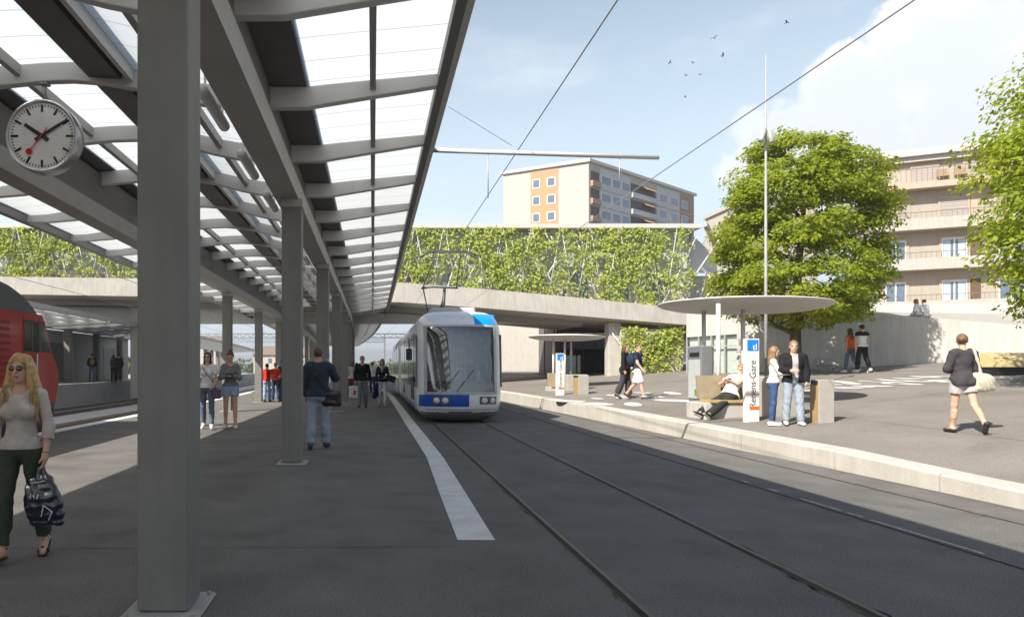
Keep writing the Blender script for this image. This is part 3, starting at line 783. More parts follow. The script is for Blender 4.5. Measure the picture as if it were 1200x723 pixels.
BARK = mat('bark', (0.10, 0.078, 0.045), rough=.95, var=.35, scale=5, bump=.8, bscale=22, fine=.25, fscale=30)
def tree(label, base, prof, zc, cxy, seed, nclump, nleaf, lsize, mt, trunk_r=.24, limbs=11, hole=.0, group=None):
    rs = np.random.default_rng(seed); rd = random.Random(seed)
    t = thing('tree', label, 'tree', base, group)
    bx, by, bz = base; zs = [p[0] for p in prof]
    m = MB(); top = zs[-1] - 1.2
    path = []
    for k in range(9):
        f = k / 8; path.append((bx + (cxy[0] - bx) * f + .12 * math.sin(f * 5 + seed), by + (cxy[1] - by) * f + .1 * math.cos(f * 4), bz - .1 + (top - bz) * f))
    m.tube(path, [trunk_r * (1.35 if k == 0 else (1 - .11 * k)) + .01 for k in range(9)], 12)
    tips = []
    for k in range(limbs):
        z0 = bz + 1.7 + (top - bz - 2.2) * (k / limbs); a = k * 2.4 + seed; f = (z0 - bz) / (top - bz)
        p0 = Vector((bx + (cxy[0] - bx) * f, by + (cxy[1] - by) * f, z0)); zt = min(zs[-1] - .5, z0 + rd.uniform(.9, 2.2))
        r = interp(zt, prof) * rd.uniform(.62, .85); p2 = Vector((cxy[0] + r * math.cos(a), cxy[1] + r * math.sin(a), zt))
        p1 = p0.lerp(p2, .45) + Vector((0, 0, -.15)); r0 = trunk_r * (.48 - .026 * k) + .015
        m.tube([p0, p1, p2], [r0, r0 * .65, .02], 7)
        for q in range(3):
            s_ = p0.lerp(p2, rd.uniform(.4, .8)); e = s_ + Vector((rd.uniform(-1, 1), rd.uniform(-1, 1), rd.uniform(.2, 1))) * .9
            m.tube([s_, e], [r0 * .35, .012], 5)
    m.build('trunk', BARK, t)
    C = []; N = []
    for k in range(nclump):
        z = rs.uniform(zs[0], zs[-1]); w = interp(z, prof)
        while rs.uniform(0, 1) > (w / max(p[1] for p in prof)) ** 1.2 + .08: z = rs.uniform(zs[0], zs[-1]); w = interp(z, prof)
        a = rs.uniform(0, 2 * np.pi); lump = .97 + .13 * math.sin(3 * a + seed + z * .8) + .12 * math.sin(5 * a - z * 1.9)
        r = w * lump * (rs.uniform(.25, 1) ** .30)
        cc = np.array([cxy[0] + r * math.cos(a), cxy[1] + r * math.sin(a), z]); cr_ = rs.uniform(.36, .9)
        nl = int(nleaf * (cr_ / .6) ** 2)
        d = rs.normal(0, 1, (nl, 3)); d /= np.linalg.norm(d, axis=1)[:, None]
        rad = cr_ * rs.uniform(.1, 1, nl)[:, None] ** .5
        p = cc + d * rad * np.array([1.15, 1.15, .55]); p[:, 2] -= .28 * ((p[:, 0] - cc[0]) ** 2 + (p[:, 1] - cc[1]) ** 2)
        out = np.array([math.cos(a) * .5, math.sin(a) * .5, .75])
        C.append(p); N.append(d * .35 + out)
    foliage('crown', np.concatenate(C), np.concatenate(N), lsize, mt, t, rs, .45)
    return t
TLEAF = leafmat('tree_leaf', (.15, .20, .018), (.46, .54, .028), .62)
TLEAF2 = leafmat('tree_leaf_light', (.17, .23, .022), (.50, .58, .032), .5)
WLEAF = leafmat('climber_leaf', (.30, .37, .095), (.54, .63, .15), .5)
bA = hit(937, 438); bA = (18.05, 29, Zp(18.05, 29))
tree('tall broad leafy tree behind the larger shelter, in front of the pale wall', bA,
     [(3.45, 1.2), (3.7, 2.1), (4.3, 2.75), (5.2, 3.05), (6.4, 3.15), (7.6, 3.05), (8.8, 2.8), (9.8, 2.45), (10.7, 1.9), (11.3, 1.3), (11.6, .4)], 7, (18.2, 29), 3, 300, 180, .080, TLEAF, group='plaza trees')
bB = (17.2, 16.0, Zp(17.2, 16.0))
tree('light green leafy tree cut off by the right edge, above the tan bench', bB,
     [(2.9, .8), (3.3, 1.6), (4.2, 2.1), (5.6, 2.2), (7.2, 2.1), (8.4, 1.8), (9.3, 1.2), (9.9, .3)], 7, (17.25, 16.0), 8, 250, 110, .068, TLEAF2, trunk_r=.15, group='plaza trees')

# ================================================================== bridge
br = thing('footbridge', 'pale concrete bridge deck crossing over the tracks and ramping down to the right', 'bridge', (0, 42, 0))
dk = [(-60, 7.65, 6.45), (-23, 7.27, 6.06), (-8, 7.05, 5.80), (1.7, 6.9, 5.55), (6.5, 6.53, 5.22), (10, 6.22, 4.93), (13.5, 5.88, 4.64), (17, 5.53, 4.35), (20.0, 5.22, 4.10)]
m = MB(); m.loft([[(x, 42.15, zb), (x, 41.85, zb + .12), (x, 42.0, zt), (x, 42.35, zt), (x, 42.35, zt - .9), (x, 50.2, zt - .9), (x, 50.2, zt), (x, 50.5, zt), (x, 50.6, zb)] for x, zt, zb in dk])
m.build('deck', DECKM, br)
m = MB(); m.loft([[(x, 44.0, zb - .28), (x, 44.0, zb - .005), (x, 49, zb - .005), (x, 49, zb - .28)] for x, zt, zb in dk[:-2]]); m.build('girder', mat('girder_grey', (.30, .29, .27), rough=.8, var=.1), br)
def pillar(x, y, w, d, z0, z1): m = MB(); m.bbox(x - w / 2, x + w / 2, y, y + d, z0, z1, c=.03); m.build('pillar', CONC, br)
pillar((718 - VX) * 43 / F, 42.6, .76, .8, Zp(15, 43) - .1, interp(15.1, [(a, c) for a, b, c in dk]) - .004)
pillar(-15.5, 45, 1.0, 1.6, -.6, 5.65); pillar(-34, 45, 1.0, 1.6, -.6, 5.9)
m = MB(); x0 = 19.3; m.loft([[(x0, 42.2, 4.12), (x0 + .9, 42.2, 4.03), (x0 + .9, 42.2, 3.45)], [(x0, 45, 4.12), (x0 + .9, 45, 4.03), (x0 + .9, 45, 3.45)]]); m.build('end_bracket', CONC, br)

# ================================================================== station hall with planted facade above the bridge
ha = thing('station_hall', 'flat roofed station hall with grey cladding and slanted posts behind a screen of climbing plants', 'building', (0, 46, 0))
CLAD = mat('hall_cladding', (.46, .48, .51), rough=.6, var=.08, scale=.8); CLADL = mat('hall_pale_cladding', (.62, .61, .59), rough=.7, var=.06)
HY = 45.6
m = MB(); m.box(-45, 21.1, HY, HY + .3, 8.3, 10.75); m.build('wall', CLAD, ha)
m = MB(); m.box(-45, 21.1, HY + .15, HY + .4, 4.6, 8.297); m.build('wall', CLADL, ha)
m = MB()
for k in range(24):
    x = -44 + k * 2.7
    if -13 < x < -2: continue
    m = MB(); m.box(x, x + 1.7, HY + .10, HY + .147, 6.2, 8.0); m.build('window', mat('hall_glass', (.22, .27, .32), rough=.1, spec=.8), ha)
m = MB(); m.box(-45.4, 21.5, 44.55, 47.6, 10.78, 11.06); m.build('roof', mat('hall_roof', (.52, .50, .475), rough=.7, var=.04), ha)
m = MB(); m.loft([[(21.5, 43.9, 10.78), (21.5, 43.9, 11.06), (21.5, 44.4, 11.06), (21.5, 44.4, 10.78)], [(23.9, 46.4, 9.1), (23.9, 46.4, 9.34), (23.9, 46.9, 9.34), (23.9, 46.9, 9.1)]]); m.build('end_rafter', mat('hall_rafter', (.42, .41, .40), rough=.6), ha)
m = MB(); m.loft([[(21.15, HY + .1, 8.1), (23.6, HY + 1.2, 8.1), (23.6, HY + 1.2, 9.2), (21.15, HY + .1, 10.75)], [(21.15, HY + .3, 8.1), (23.6, HY + 1.4, 8.1), (23.6, HY + 1.4, 9.2), (21.15, HY + .3, 10.75)]]); m.build('end_wall', CLAD, ha)
m = MB(); m.box(21.15, 24.5, HY + 1.6, HY + 1.8, 4.2, 8.0); m.build('end_wall', CONW, ha)
for x0_, x1_ in ((21.2, 21.5), (21.9, 22.5), (23.0, 22.7), (23.6, 24.3)):
    m = MB(); m.tube([(x0_, HY + .5, 5.0), (x1_, HY + .5, 8.1)], .07, 8); m.build('slanted_post', GREYM, ha)
m = MB(); m.tube([(21.2, HY - .1, 10.7), (21.05, HY - .1, 5)], .09, 8); m.build('corner_post', GREYM, ha)
STEM = mat('climber_stem', (.50, .47, .42), rough=.9, var=.2)
def climber(label, x0, x1, y, zlo, zhi, n, seed, stems, parent_extra=None, dens=1.0, size=.13, white=False):
    rs = np.random.default_rng(seed)
    t = thing('climbing_plant', label, 'climbing plant', ((x0 + x1) / 2, y, zlo(x0)), 'climbing plants on the facade')
    m = MB(); rd = random.Random(seed)
    for k in range(stems):
        x = x0 + (x1 - x0) * (k + rd.random()) / stems; z0 = zlo(x); lean = rd.choice((-1, 1)) * rd.uniform(.25, .75); zz = zhi - rd.uniform(0, .8)
        m.tube([(x, y + .22, z0), (x + lean * (zz - z0) * .5 + rd.uniform(-.15, .15), y + .16, (z0 + zz) / 2), (x + lean * (zz - z0), y + .22, zz)], [.075, .06, .04], 6)
    m.build('stem', STEM, t)
    if parent_extra:
        m = MB()
        for k in range(int((x1 - x0) / 1.9)):
            x = x0 + k * 1.9; m.tube([(x, y - .02, zhi), (x + .9, y - .02, zlo(x + .9) + .1)], .035, 5); m.tube([(x + 1.8, y - .05, zhi), (x + .9, y - .05, zlo(x + .9) + .1)], .035, 5)
        m.build('trellis', GREYM, t)
    # leaf clumps, looser towards the bottom so that the wall shows through
    C = []; tot = 0
    while tot < n:
        x = rs.uniform(x0, x1); z = rs.uniform(zlo(x), zhi)
        g = .5 + .5 * math.sin(x * 2.1 + seed) * math.sin(z * 1.9 + x * .7) + .25 * math.sin(x * .8 + 1)
        h = (z - zlo(x)) / max(.5, zhi - zlo(x))
        if rs.uniform(0, 1) > (.08 + .75 * g * g + .2 * h) * dens: continue
        k = int(rs.uniform(9, 26)); sp = rs.uniform(.10, .26)
        p = rs.normal(0, 1, (k, 3)) * np.array([sp, .14, sp * .9]) + np.array([x, y, z])
        p = p[(p[:, 0] > x0 - .1) & (p[:, 0] < x1 + .1) & (p[:, 2] < zhi + .1) & (p[:, 2] > zlo(x) - .4)]
        C.append(p); tot += len(p)
    c = np.concatenate(C); foliage('foliage', c, np.tile([[-.25, -.85, .45]], (len(c), 1)), size, WLEAF, t, rs, .55)
    return t
zl = lambda x: interp(x, [(a, b) for a, b, c in dk]) - .7
climber('yellow green climbing plants on the hall facade right of the platform roof, above the bridge', -1.0, 21.0, 44.5, zl, 10.7, 15500, 4, 36, True, size=.095)
climber('yellow green climbing plants on the hall facade left of the big column, above the bridge', -27.0, -11.0, 44.5, zl, 10.75, 10000, 9, 22, True, size=.095)
pw = thing('planted_wall', 'pale wall under the bridge end carrying a green climber', 'wall', (17, 42, 1))
m = MB(); m.box(15.35, 19.2, 42.3, 42.5, .9, 4.05); m.build('wall', CONW, pw)
climber('climbing plant on the low wall under the bridge end, beside the round pillar', 15.4, 19.1, 42.12, lambda x: 1.15, 4.1, 3200, 12, 7, dens=.9, size=.095)

# ================================================================== rooms under the bridge
ab = thing('abutment_wall', 'smooth pale sunlit wall behind the farther shelter, under the bridge', 'wall', (11, 55, .4))
m = MB(); m.box(5.5, 14.4, 54.6, 55.2, 0, 5.9); m.build('wall', mat('abutment_render', (.66, .625, .565), rough=.85, var=.05, fine=.04, streak=.06), ab)
ug = thing('glazed_entrance', 'dark glazed station entrance recessed in the shade under the bridge', 'entrance', (15.5, 50, .8))
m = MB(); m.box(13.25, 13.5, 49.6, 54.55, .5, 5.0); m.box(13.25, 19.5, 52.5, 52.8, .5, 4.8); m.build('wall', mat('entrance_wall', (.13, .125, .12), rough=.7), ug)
for k in range(5):
    x = 13.6 + k * .82; z0 = Zp(x, 49.6)
    m = MB(); m.box(x, x + .06, 49.5, 49.6, z0, 4.5); m.box(x + .062, x + .818, 49.5, 49.6, 3.0, 3.06); f_ = m.build('window_frame', DKMET, ug)
    m = MB(); m.box(x + .065, x + .815, 49.54, 49.56, z0 + .02, 2.995); m.build('pane', glass('entrance_glass', (.45, .5, .55), gloss=.1, clear=.5), f_, loc=WORLD['glazed_entrance'])
m = MB(); m.box(13.25, 19.5, 49.3, 50, 4.2, 4.6); m.build('lintel', DKMET, ug)
# pavilion at the foot of the terrace
pv = thing('glass_pavilion', 'low glazed pavilion with pale upper wall behind the nearer shelter', 'building', (18, 36, 1.1))
A = Vector((17.5, 38.1, 0)); B = Vector((18.45, 34.45, 0)); u = (B - A).normalized(); L_ = (B - A).length; nrm_ = Vector((u.y, -u.x, 0)); nrm_ = -nrm_ if nrm_.y > 0 else nrm_
def pbox(m, a, b, o0, o1, z0, z1): m.obox(A + u * a - nrm_ * o1 + Vector((0, 0, z0)), u * (b - a), nrm_ * (o1 - o0), Vector((0, 0, z1 - z0)))
m = MB(); pbox(m, 0, L_, 0, .5, 3.35, 4.75); m.build('wall', CONW, pv)
m = MB(); pbox(m, 0, L_, .22, .4, .6, 3.345); m.build('wall', mat('pavilion_inner', (.74, .74, .70), rough=.8), pv)
m = MB()
for k in range(5): pbox(m, k * L_ / 4.0 - .03 * (k > 0), k * L_ / 4.0 + .03, -.02, .06, .7, 3.345)
pbox(m, .04, L_, -.015, .05, 2.75, 2.81); m.build('window_frame', GREYM, pv)
m = MB(); pbox(m, .05, L_ - .05, .02, .035, .8, 3.34); m.build('pane', glass('pavilion_glass', (.95, .98, .96), gloss=.06, clear=.96), pv)

# ================================================================== plaza wall and terrace
def WL(t): return Vector((15.5 + 14 * t, 36 - 7.5 * t, 0))
wl = thing('plaza_wall', 'long pale concrete wall with sloping top closing the plaza in front of the flats', 'wall', (24, 31.5, 1.6))
m = MB(); rings = []
for t in np.linspace(.205, 1.6, 24):
    p = WL(t); q = p + Vector((.25, .46, 0)); zt = interp(t, [(0, 4.95), (.216, 4.72), (.525, 4.22), (.71, 3.86), (.89, 3.45), (1.6, 2.7)])
    rings.append([(p.x, p.y, Zp(p.x, p.y) - .3), (p.x, p.y, zt), (q.x, q.y, zt + .03), (q.x, q.y, Zp(p.x, p.y) - .3)])
m.loft(rings); m.build('wall', CONW, wl)
m = MB()
m.loft([[tuple(WL(t) + Vector((.27, .48, interp(t, [(0, 4.9), (.525, 4.15), (.89, 3.4), (1.6, 2.65)])))), tuple(WL(t) + Vector((1.9, 3.6, interp(t, [(0, 5.0), (.525, 4.6), (.89, 4.25), (1.6, 3.9)])))), tuple(WL(t) + Vector((9, 18, 4.75)))] for t in np.linspace(.2, 2.4, 20)], closed=False)
structure(m.build('terrace', mat('terrace_stone', (.34, .32, .28), rough=.9, var=.06, fine=.05)))
ub = thing('terrace_wall', 'low pale wall at the top of the terrace below the flats', 'wall', (29, 38, 5))
m = MB(); rings = []
for t in np.linspace(.3, 2.0, 16):
    p = WL(t) + Vector((2.6, 5.0, 0)); q = p + Vector((.2, .4, 0)); z0 = 4.3; zt = interp(t, [(.3, 5.15), (1, 4.85), (2, 4.6)])
    rings.append([(p.x, p.y, z0), (p.x, p.y, zt), (q.x, q.y, zt), (q.x, q.y, z0)])
m.loft(rings); m.build('wall', CONW, ub)

# ================================================================== block of flats on the right
fl = thing('apartment_building', 'beige block of flats with balconies and shutters above the plaza wall', 'building', (38, 42, 5))
O = Vector((33.4, 45, 0)); u = Vector((.903, -.43, 0)).normalized(); vin = Vector((.43, .903, 0)).normalized()
def fb(m, a, b, o0, o1, z0, z1): m.obox(O + u * a + vin * o0 + Vector((0, 0, z0)), u * (b - a), vin * (o1 - o0), Vector((0, 0, z1 - z0)))
FW = mat('flat_wall', (.385, .34, .28), rough=.9, var=.05, fine=.05, streak=.08); FB = mat('flat_band', (.40, .38, .34), rough=.85, var=.05, streak=.1)
FS = mat('flat_stone', (.44, .34, .26), rough=.85, var=.08); SH = mat('roller_shutter', (.36, .31, .29), rough=.7, var=.05); WF = mat('window_white', (.7, .7, .68), rough=.5)
GLS = mat('window_glass', (.10, .14, .19), rough=.06, spec=.9, coat=.5); RLG = mat('railing_iron', (.16, .14, .13), rough=.6); CURT = mat('curtain', (.42, .52, .66), rough=.8)
W_ = 15.0
m = MB(); fb(m, 0, W_, 0, 9, 4.0, 13.05); fb(m, .5, W_, .8, 9, 13.45, 15.1); m.build('wall', FW, fl)
m = MB(); fb(m, .2, W_, .45, 9.3, 15.103, 15.42); fb(m, .0, W_, .2, 9.5, 15.424, 15.72); fb(m, .3, W_, .5, 9.3, 15.723, 15.95); m.build('cornice', mat('cornice', (.44, .42, .41), rough=.8), fl)
m = MB(); fb(m, -.45, W_, -.9, 9, 13.06, 13.44); m.build('terrace_slab', FS, fl)
def win(a, b, z0, z1, face, kind):
    m = MB(); t = .10
    for (c, d, e, f_) in ((a - t, a, z0 - t, z1 + t), (b, b + t, z0 - t, z1 + t), (a, b, z1, z1 + t), (a, b, z0 - t, z0)): fb(m, c, d, face - .07, face - .003, e, f_)
    fr_ = m.build('window', FS, fl)
    m = MB()
    if kind == 'shut':
        n = 14
        for k in range(n): fb(m, a + .002, b - .002, face - .045 - .012 * (k % 2), face - .004, z0 + (z1 - z0) * k / n + .004, z0 + (z1 - z0) * (k + 1) / n)
        m.build('roller_shutter', SH, fr_, loc=WORLD[fl.name])
    else:
        fb(m, a + .002, b - .002, face - .02, face - .004, z0, z1); m.build('pane', GLS, fr_, loc=WORLD[fl.name])
        m = MB()
        for x in (a + .03, (a + b) / 2 - .04, b - .11): fb(m, x, x + .08, face - .05, face - .022, z0, z1)
        fb(m, a + .112, (a + b) / 2 - .042, face - .048, face - .022, z1 - .1, z1); fb(m, (a + b) / 2 + .042, b - .112, face - .048, face - .022, z1 - .1, z1); m.build('sash', WF, fr_, loc=WORLD[fl.name])
        if kind == 'curt':
            m = MB(); fb(m, a + .14, a + (b - a) * .36, face - .03, face - .0215, z0 + .03, z1 - .12); fb(m, b - (b - a) * .36, b - .14, face - .03, face - .0215, z0 + .03, z1 - .12); m.build('curtain', CURT, fr_, loc=WORLD[fl.name])
for fl_z, k in ((5.6, 'glass'), (8.3, 'glass'), (10.85, 'shut')):
    if fl_z == 10.85: pos = ((.2, 1.5), (3.15, 4.55), (5.9, 7.3), (9, 10.4), (12, 13.4))
    else: pos = ((.25, 1.45), (3.2, 4.55), (6.0, 7.3), (9, 10.3), (12, 13.3))
    for i, (a, b) in enumerate(pos):
        win(a, b, fl_z + .15, fl_z + 1.62, 0, 'shut' if k == 'shut' else ('curt' if i == 1 else 'glass'))
        if i in (1, 3) : m = MB(); fb(m, b + .14, b + .62, -.06, -.004, fl_z + .1, fl_z + 1.66); m.build('shutter', mat('wood_shutter', (.13, .08, .05), rough=.8) if k != 'shut' else FS, fl)
    m = MB(); fb(m, -.4, W_, -.95, -.80, fl_z - .42, fl_z + .30); m.build('balcony_parapet', FB, fl)
    m = MB(); fb(m, -.4, W_, -.797, -.003, fl_z - .42, fl_z - .2); m.build('balcony_slab', FS, fl)
    m = MB(); fb(m, -.38, W_, -.90, -.86, fl_z + .66, fl_z + .70)
    for q in range(60): fb(m, -.36 + q * .26, -.345 + q * .26, -.885, -.87, fl_z + .302, fl_z + .658)
    m.build('railing', RLG, fl)
for a, b in ((1.9, 3.2), (4.6, 5.95), (8, 9.3), (11, 12.3)): win(a, b, 13.5, 14.8, .8, 'shut')
m = MB(); fb(m, -.42, W_, -.86, -.82, 14.30, 14.35)
for q in range(58): fb(m, -.40 + q * .27, -.38 + q * .27, -.85, -.83, 13.442, 14.298)
for q in range(9): fb(m, -.42, -.38, -.80 + q * .25, -.78 + q * .25, 13.442, 14.298)
fb(m, -.42, -.38, -.81, 1.4, 14.30, 14.35); m.build('railing', RLG, fl)
WOODC = mat('chair_wood', (.30, .21, .12), rough=.6)
for a, lab in ((3.35, 'small tan wooden chair on the roof terrace of the flats, left of its pair'), (4.25, 'small tan wooden chair on the roof terrace of the flats, right of its pair')):
    p = O + u * a + vin * .1 + Vector((0, 0, 13.44)); ch = thing('balcony_chair', lab, 'chair', p, 'wooden chairs on the roof terrace')
    m = MB(); fb(m, a - .28, a + .28, -.15, .35, 13.86, 13.91); m.build('seat', WOODC, ch)
    m = MB(); fb(m, a - .28, a + .28, .352, .40, 13.9, 14.42); m.build('backrest', WOODC, ch)
    for q in (-.27, .22):
        for w_ in (-.14, .29): m = MB(); fb(m, a + q, a + q + .05, w_, w_ + .05, 13.445, 13.857); m.build('leg', WOODC, ch)

# ================================================================== tower block behind the hall
tb = thing('tower_block', 'tall cream and grey tower block with orange panels rising behind the planted hall', 'building', (38, 120, 0))
C0 = Vector(P(690, 190, 120)); ztop = C0.z; C0.z = 0
ul = Vector((-1.7, 1, 0)).normalized(); ur = Vector((1.245, 1, 0)).normalized()
def reach(px, d):   # distance along direction d from C0 that lands on pixel column px
    k = (px - VX) / F; return (k * C0.y - C0.x) / (d.x - k * d.y)
LLn, LRn = reach(590, ul), reach(813, ur)
A_, B_, C_ = C0 + ul * LLn, C0 + ur * LRn, C0 + ul * LLn + ur * LRn
TC = mat('tower_cream', (.43, .41, .375), rough=.9, var=.04, streak=.06); TO = mat('tower_orange', (.45, .27, .15), rough=.9, var=.05); TG = mat('tower_grey', (.50, .51, .52), rough=.85, var=.05)
TBR = mat('tower_brown', (.36, .24, .19), rough=.9, var=.08)
m = MB(); m.loft([[(q.x, q.y, z) for q in (C0, B_, C_, A_)] for z in (-.5, ztop)]); m.build('wall', TC, tb)
m = MB(); g = lambda q, k: C0 + (q - C0) * k
m.loft([[(q.x, q.y, z) for q in (C0 - (ul + ur) * .4, B_ - (ul - ur) * .4, C_ + (ul + ur) * .4, A_ + (ul - ur) * .4)] for z in (ztop + .01, ztop + .55)]); m.build('roof', mat('tower_roof', (.52, .48, .43), rough=.9), tb)
nl_ = Vector((-ul.y, ul.x, 0)); nl_ = -nl_ if nl_.y > 0 else nl_
nr_ = Vector((-ur.y, ur.x, 0)); nr_ = -nr_ if nr_.x < 0 and nr_.y > 0 else nr_
nr_ = nr_ if nr_.y < 0 else -nr_
def face_box(m, d, n, a, b, o, t, z0, z1): m.obox(C0 + d * a + n * o + Vector((0, 0, z0)), d * (b - a), n * t, Vector((0, 0, z1 - z0)))
fh = 3.1; floors = [ztop - 1.0 - fh * (k + 1) for k in range(6)]
a0, a1 = reach(654, ul), reach(622, ul)
m = MB(); face_box(m, ul, nl_, a0, a1, .003, .06, 5, ztop - .25); m.build('orange_panel', TO, tb)
for z in floors:
    for p0, p1 in ((651, 641), (633, 624)):
        m = MB(); face_box(m, ul, nl_, reach(p0, ul), reach(p1, ul), .065, .05, z + .7, z + 2.35); f_ = m.build('window', WF, tb)
        m = MB(); face_box(m, ul, nl_, reach(p0, ul) + .15, reach(p1, ul) - .15, .117, .02, z + .85, z + 2.2 - (1.0 if (int(z * 7) + p0) % 3 == 0 else 0)); m.build('pane', GLS, f_, loc=WORLD[tb.name])
    cols = [(692, 702, 'bal'), (704, 715, 'win'), (717, 726, 'win'), (728, 737, 'win'), (739, 768, 'bal'), (772, 781, 'win'), (785, 794, 'win'), (798, 805, 'win')]
    for p0, p1, kd in cols:
        b0, b1 = reach(p0, ur), reach(p1, ur); m = MB()
        if kd == 'bal':
            face_box(m, ur, nr_, b0, b1, .003, .04, z + .95, z + 2.7); f_ = m.build('window', mat('tower_recess', (.07, .065, .06), rough=.6), tb)
            m = MB(); face_box(m, ur, nr_, b0, b1, .003, .5, z + .0, z + .94); m.build('balcony', TBR if p0 < 700 else TG, f_, loc=WORLD[tb.name])
            if p0 > 700:
                m = MB(); m.obox(C0 + ur * (b0 + (b1 - b0) * .45) + nr_ * .1 + Vector((0, 0, z + 2.65)), ur * (b1 - b0) * .45, nr_ * 1.0 + Vector((0, 0, -.7)), Vector((0, 0, .06))); m.build('awning', TO, f_, loc=WORLD[tb.name])
        else:
            face_box(m, ur, nr_, b0, b1, .125, .05, z + .8, z + 2.4); f_ = m.build('window', WF, tb)
            m = MB(); face_box(m, ur, nr_, b0 + .12, b1 - .12, .177, .02, z + .9, z + 2.3); m.build('pane', GLS, f_, loc=WORLD[tb.name])
for p0, p1, mt in ((702.5, 738, TG), (769, 796, TG), (796.5, 812.5, TBR)):
    m = MB(); face_box(m, ur, nr_, reach(p0, ur), reach(p1, ur), .003, .12, 5, ztop - .4); m.build('grey_panel' if mt is TG else 'brown_panel', mt, tb)
m = MB()
for z in floors: face_box(m, ur, nr_, .1, LRn - .1, .124, .10, z - .22, z - .04)
m.build('floor_band', TC, tb)
pb_ = thing('pale_building', 'pale plain walled building between the hall gable and the tree crown', 'building', (48, 92, 0))
m = MB(); m.box(50.7, 60, 92, 104, -.5, 24.3); m.build('wall', mat('pale_render', (.42, .385, .335), rough=.9, var=.04), pb_)
m = MB(); m.box(50.4, 60.3, 91.7, 104.3, 24.303, 24.8); m.build('roof', TC, pb_)
for z in (9, 12, 15, 18, 21):
    m = MB(); m.box(54.5, 55.8, 91.93, 91.997, z, z + 1.6); f_ = m.build('window', WF, pb_); m = MB(); m.box(54.65, 55.65, 91.9, 91.927, z + .12, z + 1.48); m.build('pane', GLS, f_, loc=WORLD[pb_.name])

# ================================================================== shelters
SHM = mat('shelter_paint', (.60, .58, .545), rough=.6, var=.05, scale=1.5, fine=.03); BENW = mat('bench_wood', (.42, .30, .13), rough=.7, var=.15, scale=4, bump=.15, bscale=30)
BENB = mat('bench_back', (.27, .215, .14), rough=.7, var=.12); SHC = mat('shelter_concrete', (.36, .335, .30), rough=.85, var=.08, fine=.06)
KG = mat('kiosk_grey', (.16, .165, .17), rough=.5, var=.06); KW = mat('kiosk_screen', (.50, .52, .50), rough=.12, spec=.7, coat=.5, var=.05); KGR = mat('kiosk_green', (.13, .30, .06), rough=.5)
def dome(c, r, roll):
    m = MB(); m.sm = True; prof = [(.002, -.20), (r * .5, -.185), (r * .8, -.13), (r * .95, -.06), (r * .995, -.012), (r, .0), (r * .99, .02), (r * .8, .06), (r * .4, .10), (.002, .115)]
    rot = Matrix.Rotation(roll, 3, 'Y')
    for q, z in prof:
        for j in range(72): m.v.append(tuple(Vector(c) + rot @ Vector((q * math.cos(j * math.pi / 36), q * math.sin(j * math.pi / 36), z))))
    for k in range(len(prof) - 1):
        for j in range(72): a, b = k * 72 + j, k * 72 + (j + 1) % 72; m.face((a, b, b + 72, a + 72))
    return m
def shelter(label, dc, dz, r, posts, plinth, bench, block, kiosk, gpane, roll):
    gz = Zp(dc[0], dc[1]); t = thing('tram_shelter', label, 'shelter', (dc[0], dc[1], gz), 'round roofed tram shelters')
    dome((dc[0], dc[1], dz), r, roll).build('roof', SHM, t)
    for (x, y, z0) in posts: m = MB(); m.tube([(x, y, z0), (x, y, dz - .10)], .052, 12); m.build('post', SHM, t)
    x0, x1, y0, y1, zt = plinth; m = MB(); m.bbox(x0, x1, y0, y1, Zp(x0, y0) - .1, zt, c=.02); m.build('plinth', CONC, t)
    x0, x1, y0 = bench; m = MB()
    for k in range(5): m.box(x0, x1, y0 + .115 * k, y0 + .115 * k + .105, zt + .003, zt + .07)
    m.build('seat', BENW, t)
    m = MB(); m.loft([[(x, y0 + .60, zt + .072), (x, y0 + .72, zt + .64), (x, y0 + .78, zt + .64), (x, y0 + .70, zt + .072)] for x in (x0, x1)]); m.build('backrest', BENB, t)
    x0, x1, y0, y1, z1 = block; m = MB(); m.bbox(x0, x1, y0, y1, Zp(x0, y0) - .1, z1, c=.02); m.build('end_block', SHC, t)
    if kiosk:
        x0, x1, y0, y1, z0, z1 = kiosk; xm = x0 + (x1 - x0) * .46
        m = MB(); m.bbox(x0, x1, y0, y1, z0, z1, c=.02); k_ = m.build('ticket_machine', KG, t)
        m = MB(); m.box(x0 - .018, x0 - .002, y0 + .04, y1 - .04, z0 + .35, z1 - .34); m.build('screen', KW, k_, loc=WORLD[t.name])
        m = MB(); m.box(x0 - .016, x0 - .002, y0 + .10, y1 - .10, z1 - .26, z1 - .16); m.build('slot', BLACKP, k_, loc=WORLD[t.name])
        m = MB(); m.box(x0 - .024, x0 - .019, y0 + .08, y0 + .3, z0 + .42, z0 + .58); m.build('sticker', KGR, k_, loc=WORLD[t.name])
    if gpane:
        x0, x1, y, z0, z1 = gpane; m = MB(); m.box(x0, x1, y, y + .02, z0, z1); m.build('glass_screen', glass('shelter_glass', (.72, .82, .85), gloss=.12, clear=.75), t)
    return t
shelter('larger tram shelter with round disc roof and wooden bench, a man sitting in it', (9.85, 18.2), 3.30, 2.10,
        [(8.87, 18.3, .5), (8.50, 16.80, .80), (9.54, 17.6, .5)], (7.78, 9.95, 16.0, 16.95, .80), (7.9, 8.98, 15.95), (9.02, 9.86, 15.6, 16.4, 1.42), (8.16, 8.46, 16.98, 17.66, .5, 2.17), None, R(1.4))
shelter('smaller tram shelter with round disc roof farther off, beside the tram', (9.35, 33.0), 3.14, 1.82,
        [(8.62, 32.6, .5), (9.05, 32.2, .5), (9.55, 32.9, .5)], (8.1, 8.75, 31.2, 32.1, .76), (8.15, 8.7, 31.15), (8.72, 9.62, 30.6, 31.4, 1.34), None, (8.7, 9.35, 30.75, 1.343, 2.2), R(.8))

